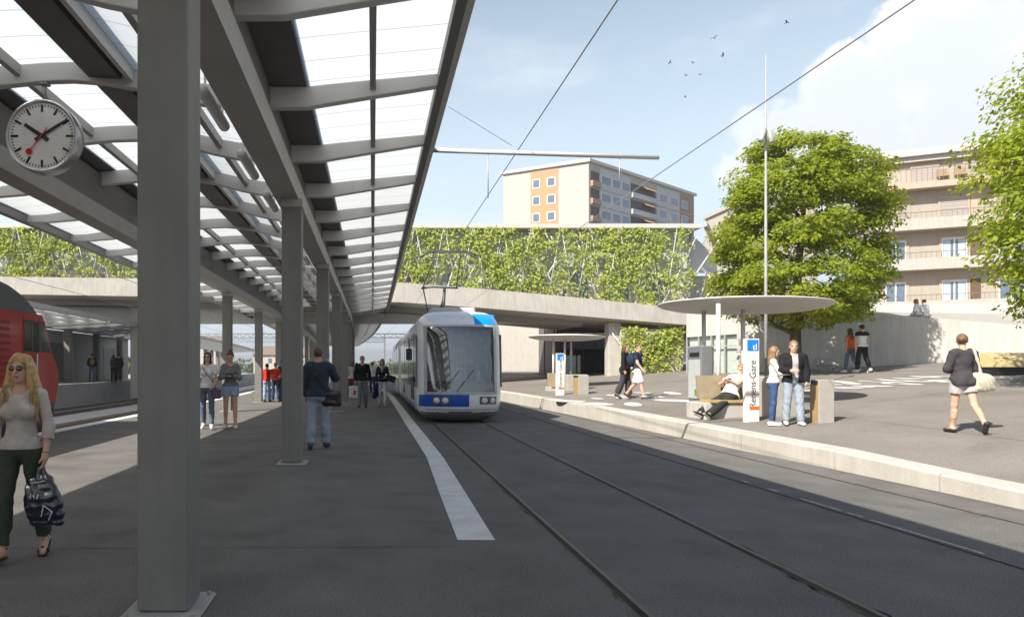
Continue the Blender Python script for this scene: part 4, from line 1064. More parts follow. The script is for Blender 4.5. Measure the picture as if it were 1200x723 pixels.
# station name signs
SGW = mat('sign_cream', (.78, .75, .68), rough=.5, var=.03); SGB = mat('sign_blue', (.01, .19, .62), rough=.4); SGT = mat('sign_text', (.06, .06, .07), rough=.6); SGO = mat('sign_orange', (.75, .14, .02), rough=.5); SGWH = mat('sign_white', (.85, .85, .85), rough=.5)
def text_mesh(body, size, mt, parent, origin, xdir, ydir, ext=.002, name='lettering'):
    cu = bpy.data.curves.new('lettering', 'FONT'); cu.body = body; cu.size = size; cu.extrude = ext; cu.align_x = 'LEFT'
    o = bpy.data.objects.new('lettering', cu); COL.objects.link(o)
    dg = bpy.context.evaluated_depsgraph_get(); me = bpy.data.meshes.new_from_object(o.evaluated_get(dg)); bpy.data.objects.remove(o)
    xd, yd = Vector(xdir), Vector(ydir); zd = xd.cross(yd); mt_ = Matrix((xd, yd, zd)).transposed().to_4x4(); mt_.translation = Vector(origin) - WORLD[parent.name]
    me.transform(mt_); me.materials.clear(); me.materials.append(mt)
    r = bpy.data.objects.new(name, me); COL.objects.link(r); r.parent = parent; WORLD[r.name] = WORLD[parent.name]; return r
def sign(label, x0, y, w, h, z0):
    t = thing('station_sign', label, 'sign', (x0 + w / 2, y + .05, z0), 'upright stop name signs')
    m = MB(); m.bbox(x0, x0 + w, y, y + .12, z0 - .05, z0 + h, c=.008); m.build('panel', SGW, t)
    m = MB(); m.box(x0 + w * .10, x0 + w * .92, y - .006, y - .001, z0 + h - w * .88, z0 + h - w * .06); b = m.build('logo_square', SGB, t)
    text_mesh('tl', w * .62, SGWH, b, (x0 + w * .48, y - .009, z0 + h - w * .80), (1, 0, 0), (0, 0, 1))
    text_mesh('Renens-Gare', w * .66, SGT, t, (x0 + w * .72, y - .004, z0 + h * .165), (0, 0, 1), (-1, 0, 0))
    m = MB(); m.box(x0 + w * .28, x0 + w * 1.0, y - .007, y - .0025, z0 + h * .145, z0 + h * .185); m.build('orange_mark', SGO, t)
q = hit(882, 494); sign('cream stop name sign with blue square on top, standing in front of the larger shelter', (874 - VX) * q[1] / F, q[1], 16 * q[1] / F, 97 * q[1] / F, q[2])
q = hit(656, 463); sign('cream stop name sign with blue square on top, standing in front of the smaller shelter', (652 - VX) * q[1] / F, q[1], 9.3 * q[1] / F, 49 * q[1] / F, q[2])
# litter bins
BRZ = mat('bin_bronze', (.36, .25, .12), rough=.5, var=.1)
def bin_(label, px, py, wpx, hpx, dep):
    q = hit(px, py); k = q[1] / F; x0 = q[0]; w_, h = wpx * k, hpx * k
    t = thing('litter_bin', label, 'bin', (x0 + w_ / 2, q[1] + dep / 2, q[2]), 'square litter bins')
    m = MB(); m.bbox(x0, x0 + w_, q[1], q[1] + dep, q[2] - .04, q[2] + h, c=.01); m.build('body', SHC, t)
    m = MB(); m.box(x0 - .014, x0 - .002, q[1] + .01, q[1] + dep - .01, q[2] - .04, q[2] + h * .87); m.build('door_panel', BRZ, t)
    m = MB(); m.box(x0 - .012, x0 - .002, q[1] + .03, q[1] + dep - .03, q[2] + h * .89, q[2] + h * .985); m.build('opening', BLACKP, t)
bin_('square concrete litter bin with bronze side, right of the standing couple by the shelter', 959.5, 496, 18.5, 51, .27)
bin_('slim square litter bin with bronze side, in front of the smaller shelter', 678, 462.5, 12, 23, .7)
# benches
def bench(label, c, L_, h, mt, dep, base_mt):
    t = thing('plaza_bench', label, 'bench', c, 'plaza benches'); x, y, z = c
    m = MB(); m.bbox(x - L_ / 2 + .06, x + L_ / 2 - .3, y - dep * .3, y + dep * .45, z - .1, z + h * .36, c=.01); m.build('base', base_mt, t)
    m = MB(); m.loft([[(X, y - dep / 2, z + h * .364), (X + s_ * .0, y - dep / 2 + .03, z + h * .55), (X - s_ * .06, y + dep * .25, z + h), (X - s_ * .06, y + dep * .5, z + h), (X, y + dep * .5, z + h * .364)] for X, s_ in ((x - L_ / 2, -1), (x + L_ / 2, 1))])
    m.build('seat', mt, t, bevel=.015)
q = hit(1180, 440); bench('long tan bench with dark base at the right edge, below the light green tree', (q[0] + .9, q[1], q[2]), 2.9, .72, mat('bench_tan', (.45, .36, .17), rough=.7, var=.08), .8, BLACKP)
q = hit(959, 433); bench('small grey concrete bench in the tree shade before the pale wall', (q[0], q[1] - .6, q[2]), .85, .55, SHC, .6, SHC)
# painted petals on the plaza
m = MB(); rp = random.Random(5)
pt = [(30, 412), (75, 420), (165, 410), (130, 435), (230, 412), (203, 433), (265, 403), (283, 420), (345, 422), (355, 395), (365, 407), (440, 387), (432, 410), (503, 385), (515, 410), (548, 405), (575, 385), (740, 373), (770, 392), (825, 385), (30, 441), (-40, 425), (-60, 440), (680, 380)]
pt = [(980 + x * .235, 350 + y * .235) for x, y in pt] + [(580 + x * .25, 340 + y * .25) for x, y in [(348, 517), (478, 505), (485, 530), (600, 500), (645, 532), (730, 495), (830, 480), (850, 515), (560, 490), (690, 478)]] + [(943, 457), (920, 450), (948, 464)]
for (x, y) in pt:
    q = hit(x, y + 1); near = q[1] < 24.5 and x < 820
    a, b = (rp.uniform(.2, .3), rp.uniform(.7, 1.1)) if near else (rp.uniform(.13, .2), rp.uniform(.5, .95)); w_ = rp.choice((-1, 1)) * rp.uniform(.05, .28)
    ring = []
    for j in range(22):
        an = 2 * math.pi * j / 22; X = a * math.cos(an); Y = b * math.sin(an) * (1 + .1 * math.cos(an))
        ring.append((q[0] + X * math.cos(w_) - Y * math.sin(w_), q[1] + X * math.sin(w_) + Y * math.cos(w_)))
    m.poly([(X, Y, Zp(X, Y) + .012) for X, Y in ring])
structure(m.build('pavement_markings', mat('petal_paint', (.56, .55, .52), rough=.8, var=.08, fine=.08)))

# ================================================================== lamp mast, catenary, birds
LXm, LYm = (897.5 - VX) * 21 / F, 21.0; zb = Zp(LXm, LYm)
t = thing('lamp_mast', 'tall thin tapering pale lamp mast with two spotlights, in front of the broad tree', 'lamp', (LXm, LYm, zb))
m = MB(); m.tube([(LXm, LYm, zb - .1), (LXm, LYm, 5), (LXm, LYm, 8.8), (LXm, LYm, 11.25)], [.050, .044, .034, .011], 10); m.build('mast', mat('mast_grey', (.36, .355, .34), rough=.5), t)
for sx, tl in ((-1, .45), (1, .08)):
    m = MB(); a = Vector((LXm + sx * .065, LYm - .05, 8.95)); d_ = Vector((sx * tl, -.25, -1)).normalized(); m.tube([a, a + d_ * .12, a + d_ * .46, a + d_ * .47], [.04, .07, .085, .07], 14)
    if sx > 0: m.tube([(LXm, LYm, 8.9), a], .025, 6)
    else: m.tube([(LXm, LYm, 8.9), a], .025, 6)
    m.build('spotlight', MATS['mast_grey'], t)
t = thing('catenary_arm', 'thin pale horizontal arm over the tram tracks with two hanging rods', 'overhead arm', P(508, 176, 11.95))
m = MB(); a, b = Vector(P(500, 176, 11.95)), Vector(P(772, 185, 11.95)); m.tube([a, b], [.040, .036], 10); m.build('arm', SHM, t)
for px, y0, y1 in ((572, 177, 232), (726, 184, 217)): m = MB(); m.tube([P(px, y0, 11.95), P(px, y1, 11.95)], .009, 6); m.build('rod', GREYM, t)
WIRE = mat('wire', (.26, .26, .26), rough=.6)
def wire(label, pts, r=.015, grp='overhead wires'):
    m = MB(); m.tube(pts, r, 6); return tag(m.build('overhead_wire', WIRE, loc=pts[0]), label, 'wire', grp)
ywire = [-6, 0, 6, 12, 18, 24, 32, 40, 50, 60, 75, 90, 112]
wire('overhead contact wire running above the tram and its pantograph', [(2.63 + bend(y), y, 5.56) for y in ywire], .010)
wire('overhead contact wire above the empty track, crossing the sky beside the tree', [(5.82 + bend(y), y, 5.56) for y in ywire], .010)
wire('thin span wire slanting down from the platform roof to the arm', [P(525, 125, 10.5), P(600, 171, 11.9)], .004)
GAL = mat('gantry_steel', (.20, .21, .21), rough=.6)
for y, lab in ((88, 'steel overhead line gantry across the railway, seen between the columns'), (124, 'farther steel overhead line gantry across the railway')):
    b_ = bend(y); t = thing('line_gantry', lab, 'gantry', (-14 + b_, y, -.5), 'railway line gantries')
    m = MB(); zt = 5.6 if y < 100 else 6.4
    for z in (zt, zt + .5): m.tube([(-34 + b_, y, z), (7 + b_, y, z)], .06, 6)
    for k in range(41): m.tube([(-34 + b_ + k, y, zt), (-33.5 + b_ + k, y, zt + .5)], .03, 4); m.tube([(-33.5 + b_ + k, y, zt + .5), (-33 + b_ + k, y, zt)], .03, 4)
    m.build('beam', GAL, t)
    for x in (-34, -12.6, 7): m = MB(); m.box(x + b_ - .15, x + b_ + .15, y - .15, y + .15, -.6, zt + 1.4); m.build('mast', GAL, t)
for x, lab in ((-10.4, 'railway contact wire above the red locomotive track'), (-14.7, 'railway contact wire above the ballast track by the opposite platform')):
    wire(lab, [(x + bend(y), y, 5.35) for y in ywire], .012, 'railway wires')
BIRD = mat('bird', (.10, .10, .11), rough=.9)
b0 = None
for i, (px, py, s_, a, lab) in enumerate([(922, 27, 1.1, .3, 'small dark bird flying highest in the sky, right of the others'), (837, 45, 1.1, -.4, 'small dark bird flying below the topmost bird, wings raised in a V'),
        (847, 65.5, 1.1, .6, 'small dark bird gliding with flat wings just under the V winged one'), (785, 74, .85, -.7, 'small dark bird at the far left of the flock'),
        (812, 74, .8, .2, 'small dark bird level with the leftmost bird of the flock'), (804, 89, .75, .1, 'small dark bird low in the flock, above the lowest bird'),
        (821, 88, .7, -.1, 'small dark bird low in the flock, right of its neighbour at the same height'), (803, 114, .7, .5, 'small dark bird flying lowest of the flock')]):
    loc = P(px, py, 60)
    if b0 is None:
        m = MB(); m.sm = True; m.tube([(0, -.20, .01), (0, -.12, 0), (0, .05, 0), (0, .22, .0), (0, .30, 0)], [.01, .05, .06, .03, .05], 8)
        for s2 in (-1, 1): m.poly([(s2 * .03, -.10, .02), (s2 * .25, -.14, .16), (s2 * .5, .02, .10), (s2 * .24, .04, .14), (s2 * .03, .10, .02)][::s2]); m.poly([(s2 * .03, -.10, .03), (s2 * .25, -.14, .17), (s2 * .5, .02, .105), (s2 * .24, .04, .15), (s2 * .03, .10, .03)][::-s2])
        o = b0 = m.build('bird', BIRD, loc=(0, 0, 0)); o.location = loc
    else: o = b0.copy(); COL.objects.link(o); o.location = loc
    o.rotation_euler = (.2 * math.sin(i * 2), .5 * a, a * 2); o.scale = (s_ * .62,) * 3; tag(o, lab, 'bird', 'birds in the sky')

# ================================================================== opposite platform
oc = thing('opposite_canopy', 'low platform roof with rows of bright glass panes on the opposite platform, left', 'canopy', (-18, 50, .72))
oys = [22 + 2.6 * k for k in range(0, 34)]
def osw(name, prof, mt): m = MB(); m.loft([[(x + bend(y), y, z) for x, z in prof] for y in oys]); return m.build(name, mt, oc)
osw('edge_beam', [(-15.35, 4.36), (-15.35, 4.62), (-15.6, 4.62), (-15.6, 4.36)], GREYM); osw('edge_beam', [(-20.1, 4.1), (-20.1, 4.4), (-20.3, 4.4), (-20.3, 4.1)], GREYM)
for k in range(4):
    xa = -15.65 - k * 1.13; xb = xa - .95; za, zb_ = 4.56 - k * .06, 4.5 - k * .06; m = MB()
    for y in oys: m.v += [(xa + bend(y), y, za), (xb + bend(y), y, zb_)]
    for j in range(len(oys) - 1): m.face((2 * j, 2 * j + 1, 2 * j + 3, 2 * j + 2))
    m.build('glass_roofing', FROST, oc)
    osw('purlin', [(xb, zb_ - .12), (xb - .18, zb_ - .12), (xb - .18, zb_ + .03), (xb, zb_ + .03)], GREYM)
for y in oys:
    m = MB(); b_ = bend(y); m.loft([[(-15.62 + b_, y + s_, 4.30), (-20.08 + b_, y + s_, 4.06), (-20.08 + b_, y + s_, 4.22), (-15.62 + b_, y + s_, 4.46)] for s_ in (-.07, .07)]); m.build('rib', RIBM, oc)
for y in [25 + 4.7 * k for k in range(17)]:
    m = MB(); b_ = bend(y); m.bbox(-19.7 + b_, -19.3 + b_, y - .2, y + .2, .72, 4.07, c=.02); m.build('column', DARKM, oc)
ob = thing('platform_building', 'grey low building along the opposite platform with a dark doorway', 'building', (-21, 45, .72))
m = MB(); m.box(-26, -20.8, 24, 58, .72, 4.05); m.build('wall', mat('shed_wall', (.36, .375, .39), rough=.8, var=.06, streak=.08), ob)
m = MB(); m.box(-20.795, -20.76, 42.5, 46.6, .73, 3.3); m.build('doorway', mat('shed_door', (.10, .105, .11), rough=.6), ob)
m = MB(); m.box(-20.795, -20.77, 52.6, 55.0, .73, 3.2); m.build('doorway', mat('shed_glass', (.2, .22, .24), rough=.2), ob)
m = MB(); m.box(-20.795, -20.77, 33, 39, 1.4, 3.2); m.build('window', MATS['shed_glass'], ob)
m = MB(); m.box(-26.2, -20.6, 23.8, 58.2, 4.053, 4.09); m.build('roof', DARKM, ob)
# small town houses far along the line, and woods
HR = mat('house_roof', (.20, .145, .12), rough=.9, var=.15); HW = mat('house_wall', (.52, .48, .42), rough=.9, var=.06)
for x, y, w_, h, lab in ((-50, 190, 14, 8.0, 'pale house with brown roof far off, left of the slim column, beyond the opposite roof'), (-33, 220, 11, 6.0, 'small pale house with brown roof far off between the left columns'),
                        (-24, 260, 13, 6.4, 'pale house with brown roof far off beyond the gantry')):
    t = thing('house', lab, 'house', (x, y, -.6), 'distant houses')
    m = MB(); m.box(x - w_ / 2, x + w_ / 2, y, y + 9, -.6, h); m.build('wall', HW, t)
    m = MB(); m.loft([[(X, y - .5, h + .01), (X, y + 4.5, h + 3), (X, y + 9.5, h + .01)] for X in (x - w_ / 2 - .5, x + w_ / 2 + .5)]); m.build('roof', HR, t)
    for k in range(3): m = MB(); X = x - w_ / 2 + w_ * (k + .3) / 3; m.box(X, X + 1.2, y - .04, y - .003, h - 2.6, h - 1.1); m.build('window', GLS, t)
rs = np.random.default_rng(21); C = []; 
for k in range(420):
    x = rs.uniform(-190, 120); y = rs.uniform(150, 420)
    if -40 < x < 12 and y < 240: continue
    r = rs.uniform(1.8, 4); n_ = 46; d = rs.normal(0, 1, (n_, 3)); d /= np.linalg.norm(d, axis=1)[:, None]
    C.append(np.array([x, y, r * .55]) + d * r * np.array([1.2, 1.2, .8]))
c = np.concatenate(C); V, Fc = leaf_arrays(c, np.tile([[0, -.4, .8]], (len(c), 1)), .9, rs, .6)
o = mesh_from('distant_woods', V, Fc, leafmat('wood_leaf', (.06, .09, .03), (.1, .13, .03), .4), smooth=False); o['kind'] = 'stuff'

# thin air haze over the whole place
m = MB(); m.box(-4080, 4080, -660, 5080, -1.6, 122)
hz = m.build('haze', [], None); hz['kind'] = 'stuff'
hm_ = bpy.data.materials.new('haze'); hm_.use_nodes = True; nt_ = hm_.node_tree; nt_.nodes.clear()
o_ = node(nt_, 'ShaderNodeOutputMaterial'); pv_ = node(nt_, 'ShaderNodeVolumePrincipled'); pv_.inputs['Color'].default_value = (.93, .96, 1, 1); pv_.inputs['Density'].default_value = .00065; pv_.inputs['Anisotropy'].default_value = .3
nt_.links.new(pv_.outputs[0], o_.inputs['Volume']); hz.data.materials.append(hm_)
sc.cycles.volume_bounces = 0
# ================================================================== people: one continuous surface each, grown from a smooth distance field
def surface_nets(f, org, h):
    nx, ny, nz = f.shape; ins = f < 0
    c = [ins[i:nx - 1 + i, j:ny - 1 + j, k:nz - 1 + k] for i in (0, 1) for j in (0, 1) for k in (0, 1)]
    anyi = c[0].copy(); alli = c[0].copy()
    for q in c[1:]: anyi |= q; alli &= q
    cell = np.argwhere(anyi & ~alli)
    if len(cell) == 0: return None
    idx = np.full((nx - 1, ny - 1, nz - 1), -1, np.int32); idx[cell[:, 0], cell[:, 1], cell[:, 2]] = np.arange(len(cell))
    acc = np.zeros((len(cell), 3), np.float32); cnt = np.zeros(len(cell), np.float32)
    cr = [(i, j, k) for i in (0, 1) for j in (0, 1) for k in (0, 1)]
    val = {q: f[cell[:, 0] + q[0], cell[:, 1] + q[1], cell[:, 2] + q[2]] for q in cr}
    for q in cr:
        for ax in range(3):
            if q[ax]: continue
            r = list(q); r[ax] = 1; r = tuple(r); a, b = val[q], val[r]; mk = (a < 0) != (b < 0)
            t = np.where(mk, a / np.where(mk, a - b, 1), 0); p = np.zeros((len(cell), 3), np.float32); p[:] = q; p[:, ax] = t
            acc += p * mk[:, None]; cnt += mk
    v = (cell + acc / cnt[:, None]) * h + org
    F_ = []
    for ax in range(3):
        o1, o2 = (ax + 1) % 3, (ax + 2) % 3
        sl = [slice(None)] * 3; s0 = list(sl); s1 = list(sl); s0[ax] = slice(0, -1); s1[ax] = slice(1, None)
        a, b = ins[tuple(s0)], ins[tuple(s1)]; e = np.argwhere(a != b)
        e = e[(e[:, o1] > 0) & (e[:, o2] > 0) & (e[:, o1] < f.shape[o1] - 1) & (e[:, o2] < f.shape[o2] - 1)]
        fl_ = a[e[:, 0], e[:, 1], e[:, 2]]
        def at(d1, d2):
            q = e.copy(); q[:, o1] -= d1; q[:, o2] -= d2; return idx[q[:, 0], q[:, 1], q[:, 2]]
        Q = np.stack([at(1, 1), at(0, 1), at(0, 0), at(1, 0)], 1); Q[~fl_] = Q[~fl_][:, ::-1]; F_.append(Q)
    return v, np.concatenate(F_)
def nz3(x): x = np.asarray(x, float); return x / (np.linalg.norm(x) + 1e-9)
def cap(a, b, r1, r2, cut=None): return dict(t='c', a=np.asarray(a, float), b=np.asarray(b, float), r1=r1, r2=r2, cut=cut)
def ell(c, r, M_=None, cut=None): return dict(t='e', a=np.asarray(c, float), r=np.asarray(r, float), M=np.eye(3) if M_ is None else M_, cut=cut)
def field(prims, h, k=.03, inflate=0.0, cuts=(), holes=(), wrinkle=0.0, seed=0):
    lo = np.full(3, 1e9); hi = -lo
    for p in prims:
        r = max(p['r1'], p['r2']) if p['t'] == 'c' else p['r'].max()
        pts = [p['a'], p['b']] if p['t'] == 'c' else [p['a']]
        for q in pts: lo = np.minimum(lo, q - r - inflate); hi = np.maximum(hi, q + r + inflate)
    lo -= 3 * h + .01; hi += 3 * h + .01; n = np.ceil((hi - lo) / h).astype(int) + 1
    f = np.full(n, .2, np.float32); ax = [lo[i] + h * np.arange(n[i]) for i in range(3)]
    for p in prims:
        r = (max(p['r1'], p['r2']) if p['t'] == 'c' else p['r'].max()) + inflate + k + 2 * h
        pl = np.minimum(p['a'], p['b']) - r if p['t'] == 'c' else p['a'] - r; ph = np.maximum(p['a'], p['b']) + r if p['t'] == 'c' else p['a'] + r
        i0 = np.maximum(0, np.floor((pl - lo) / h).astype(int)); i1 = np.minimum(n, np.ceil((ph - lo) / h).astype(int) + 1)
        if (i1 <= i0).any(): continue
        X, Y, Z = np.meshgrid(*[ax[q][i0[q]:i1[q]] for q in range(3)], indexing='ij', sparse=True)
        if p['t'] == 'c':
            a, d = p['a'], p['b'] - p['a']; L2 = float(d @ d) + 1e-12
            t = np.clip(((X - a[0]) * d[0] + (Y - a[1]) * d[1] + (Z - a[2]) * d[2]) / L2, 0, 1)
            D_ = np.sqrt((X - a[0] - t * d[0]) ** 2 + (Y - a[1] - t * d[1]) ** 2 + (Z - a[2] - t * d[2]) ** 2) - (p['r1'] + (p['r2'] - p['r1']) * t) - inflate
        else:
            M_ = p['M']; r_ = p['r'] + inflate; x, y, z = X - p['a'][0], Y - p['a'][1], Z - p['a'][2]
            q = [M_[0, i] * x + M_[1, i] * y + M_[2, i] * z for i in range(3)]
            k0 = np.sqrt(sum((q[i] / r_[i]) ** 2 for i in range(3))); k1 = np.sqrt(sum((q[i] / r_[i] ** 2) ** 2 for i in range(3))) + 1e-6
            D_ = k0 * (k0 - 1) / k1
        if p['cut'] is not None:
            for (c, nn) in p['cut']: D_ = np.maximum(D_, (X - c[0]) * nn[0] + (Y - c[1]) * nn[1] + (Z - c[2]) * nn[2])
        s_ = tuple(slice(i0[q], i1[q]) for q in range(3)); g = f[s_]
        kk = p.get('k', k); hh = np.clip(.5 + .5 * (g - D_) / kk, 0, 1); f[s_] = g * (1 - hh) + D_ * hh - kk * hh * (1 - hh)
    X, Y, Z = np.meshgrid(*ax, indexing='ij', sparse=True)
    if wrinkle:
        s1, s2 = seed * 1.7, seed * 2.9
        f += wrinkle * (np.sin(38 * Z + 9 * np.sin(11 * X + s1) + 7 * Y) * .6 + np.sin(23 * Z + 31 * X * .8 + 5 * np.sin(17 * Y + s2)) * .4)
    for (c, nn) in cuts: f = np.maximum(f, (X - c[0]) * nn[0] + (Y - c[1]) * nn[1] + (Z - c[2]) * nn[2])
    for q in holes:
        if q['t'] == 'e':
            x, y, z = X - q['a'][0], Y - q['a'][1], Z - q['a'][2]; k0 = np.sqrt((x / q['r'][0]) ** 2 + (y / q['r'][1]) ** 2 + (z / q['r'][2]) ** 2)
            f = np.maximum(f, -(k0 - 1) * q['r'].min())
        else:
            (x0, x1), (y0, y1), (z0, z1) = q['box']; d = np.maximum(np.maximum(np.maximum(x0 - X, X - x1), np.maximum(y0 - Y, Y - y1)), np.maximum(z0 - Z, Z - z1)); f = np.maximum(f, -d)
    return surface_nets(f, lo, h)
def rx(a): c, s_ = math.cos(a), math.sin(a); return np.array([[1, 0, 0], [0, c, -s_], [0, s_, c]])
def rz(a): c, s_ = math.cos(a), math.sin(a); return np.array([[c, -s_, 0], [s_, c, 0], [0, 0, 1]])
def ry(a): c, s_ = math.cos(a), math.sin(a); return np.array([[c, 0, s_], [0, 1, 0], [-s_, 0, c]])

SKIN = mat('skin', (.56, .335, .235), rough=.55, var=.06, scale=14, spec=.3); SKIN_T = mat('skin_tan', (.44, .25, .165), rough=.55, var=.06, scale=14, spec=.3)
LIPS = mat('lips', (.42, .14, .12), rough=.45); EYE = mat('eye', (.05, .04, .035), rough=.25)
def hairm(name, col): return mat('hair_' + name, col, rough=.5, var=.3, scale=26, spec=.35, fine=.25, fscale=160)
HB, HD, HBR, HL = hairm('blonde', (.52, .34, .15)), hairm('dark', (.025, .018, .013)), hairm('brown', (.11, .06, .03)), hairm('light_brown', (.25, .15, .07))
SUNG = mat('sunglass_lens', (.012, .010, .009), rough=.08, spec=.9)
def S(o, *keys): return {k: o[k] for k in keys}

class Person:
    """standing or seated figure; local frame: faces -Y, own left is +X, feet at z = 0, drawn for 1.75 m then scaled"""
    def __init__(s, label, at, H, heading, sex='m', legs=((0, 0, 3, 0), (0, 0, 3, 0)), arms=((0, 8, 10, 0), (0, 8, 10, 0)), lean=0, twist=0, head=(0, 0), res=.014,
                 seated=None, skin=SKIN, cat='person', group=None, build=1.0, palm=None):
        s.k = H / 1.75; s.h = res; s.sex = sex; fem = sex == 'f'; s.fem = fem; P_ = []; s.parts = {}
        s.heading = heading
        Rt = rz(R(twist)) @ rx(R(lean)); s.Rt = Rt   # lean > 0: forward (towards -Y)
        W = np.array([0, 0, .98]); tor = lambda p: Rt @ (np.asarray(p, float) - W) + W; s.tor = tor
        b = build * (.93 if fem else 1.0)
        hipx = .092 if fem else .09
        pel = [ell((0, .01, .94), ((.17 if fem else .158) * b, .118 * b, .125)), ell((.075, .055, .895), (.09 * b, .085 * b, .09)), ell((-.075, .055, .895), (.09 * b, .085 * b, .09))]
        to = [ell(tor((0, 0, 1.09)), ((.122 if fem else .145) * b, (.092 if fem else .108) * b, .16), Rt), ell(tor((0, .0, 1.285)), ((.140 if fem else .168) * b, (.098 if fem else .115) * b, .185), Rt)]
        sx = .150 if fem else .178
        to += [cap(tor((-sx + .03, .015, 1.405)), tor((sx - .03, .015, 1.405)), .058 if fem else .066, .058 if fem else .066)]
        if fem: to += [ell(tor((.066, -.082, 1.265)), (.062, .058, .066), Rt), ell(tor((-.066, -.082, 1.265)), (.062, .058, .066), Rt)]
        nk = [cap(tor((0, .02, 1.42)), tor((0, -.008, 1.55)), .058 if fem else .068, .047 if fem else .057)]
        s.parts.update(torso=to, pelvis=pel, neck=nk)
        # head
        Rh = Rt @ rz(R(head[0])) @ rx(R(head[1])) @ rx(R(-lean)); hc = tor((0, -.012, 1.632)); s.Rh = Rh; s.hc = hc
        hd = lambda p: Rh @ np.asarray(p, float) + hc; s.hd = hd
        H_ = [ell(hd((0, .012, .022)), (.074, .092, .098), Rh), ell(hd((0, -.03, -.042)), (.057, .062, .078), Rh), ell(hd((0, -.06, -.098)), (.027, .026, .022), Rh),
              dict(cap(hd((0, -.093, .008)), hd((0, -.113, -.028)), .009, .013), k=.012), dict(ell(hd((.076, .012, -.012)), (.012, .021, .031), Rh), k=.01), dict(ell(hd((-.076, .012, -.012)), (.012, .021, .031), Rh), k=.01),
              dict(ell(hd((0, -.088, -.064)), (.024, .011, .011), Rh), k=.012), dict(cap(hd((-.045, -.078, .028)), hd((.045, -.078, .028)), .012, .012), k=.02)]
        s.parts['head'] = H_
        # legs
        s.j = {}
        s.parts['thigh'] = []; s.parts['shin'] = []; s.parts['foot'] = []; s.parts['uarm'] = []; s.parts['farm'] = []; s.parts['hand'] = []
        for sd, (fw, kn, out, ft) in zip((1, -1), legs):
            a, o = R(fw), R(out); hip = np.array([sd * hipx, .005, .90])
            td = np.array([sd * math.sin(o), -math.sin(a) * math.cos(o), -math.cos(a) * math.cos(o)]); knee = hip + td * .43
            a2 = R(fw - kn); sdv = np.array([sd * math.sin(o) * .6, -math.sin(a2), -math.cos(a2)]); sdv /= np.linalg.norm(sdv); ank = knee + sdv * .405
            s.parts['thigh'].append(cap(hip, knee, (.088 if fem else .086) * b, (.056 if fem else .060) * b))
            s.parts['shin'] += [cap(knee, ank, .050, .037)]
            calf = knee + sdv * .12 + np.array([0, .018, 0]); s.parts['shin'].append(cap(calf, calf + sdv * .10, .047 if fem else .052, .042))
            fp = R(ft); fd = np.array([sd * .14, -math.cos(fp), -math.sin(fp)]); fd /= np.linalg.norm(fd); dn = np.array([0, -math.sin(fp), -math.cos(fp)]) if False else np.cross(fd, np.array([1, 0, 0])); dn = dn if dn[2] < 0 else -dn; dn /= np.linalg.norm(dn)
            heel = ank + dn * .045 - fd * .035; toe = ank + dn * .058 + fd * .155
            s.parts['foot'] += [cap(ank, heel, .036, .032), cap(heel, toe, .032, .024), cap(ank + dn * .02, toe - fd * .03, .033, .024)]
            s.j[('hip', sd)], s.j[('knee', sd)], s.j[('ank', sd)], s.j[('toe', sd)], s.j[('heel', sd)] = hip, knee, ank, toe, heel; s.j[('fd', sd)] = fd; s.j[('dn', sd)] = dn
        for i, (sd, (fw, out, el, inw)) in enumerate(zip((1, -1), arms)):
            sh = tor((sd * (sx + .012), .015, 1.395)); a, o = R(fw), R(out)
            ud = Rt @ np.array([sd * math.sin(o), -math.sin(a) * math.cos(o), -math.cos(a) * math.cos(o)]); elb = sh + ud * .285
            a2, w2 = R(fw + el), R(inw); fdv = Rt @ np.array([-sd * math.sin(w2), -math.sin(a2) * math.cos(w2), -math.cos(a2) * math.cos(w2)]); wr = elb + fdv * .245
            s.parts['uarm'].append(cap(sh, elb, (.044 if fem else .052) * b, (.035 if fem else .041) * b)); s.parts['farm'].append(cap(elb, wr, (.036 if fem else .042) * b, .025 if fem else .03))
            s.j[('sh', sd)], s.j[('elb', sd)], s.j[('wr', sd)] = sh, elb, wr
            # hand: palm, four fingers of different lengths in two joints, thumb from the side of the palm
            ref = np.array([0, -1.0, 0]) if abs(fdv[1]) < .75 else np.array([0, 0, 1.0])
            th_ = nz3(ref - fdv * (ref @ fdv)); pn = nz3(np.cross(fdv, th_)) * 1.0
            if pn @ np.array([-sd, 0, 0]) < 0 and abs(fdv[1]) < .75: pn = -pn
            if abs(fdv[1]) >= .75 and pn @ np.array([-sd, 0, -.3]) < 0: pn = -pn
            if palm and palm[i] is not None: pn = nz3(np.asarray(palm[i]) - fdv * (np.asarray(palm[i]) @ fdv)); th_ = np.cross(pn, fdv) * (1 if True else 1)
            hs = .92 if fem else 1.0; curl = .55
            Hm = np.stack([th_, pn, fdv], 1); pc = wr + fdv * .048 * hs
            hp = [cap(wr, wr + fdv * .03, .024 if fem else .028, .026), ell(pc, (.040 * hs, .017 * hs, .052 * hs), Hm)]
            for off, ln in ((.029, .070), (.010, .080), (-.010, .075), (-.028, .058)):
                p0 = wr + fdv * .085 * hs + th_ * off * hs; d1 = nz3(fdv + pn * curl * .5); p1 = p0 + d1 * ln * .55 * hs; d2 = nz3(fdv + pn * curl * 2.2); p2 = p1 + d2 * ln * .5 * hs
                hp += [dict(cap(p0, p1, .0092, .0086), k=.006), dict(cap(p1, p2, .0086, .0074), k=.006)]
            t0 = wr + fdv * .028 * hs + th_ * .026 * hs; t1 = t0 + nz3(fdv * .75 + th_ * .65 + pn * .35) * .042 * hs; t2 = t1 + nz3(fdv + pn * .45 + th_ * .1) * .034 * hs
            hp += [dict(cap(t0, t1, .0125, .0105), k=.01), dict(cap(t1, t2, .0105, .0085), k=.006)]
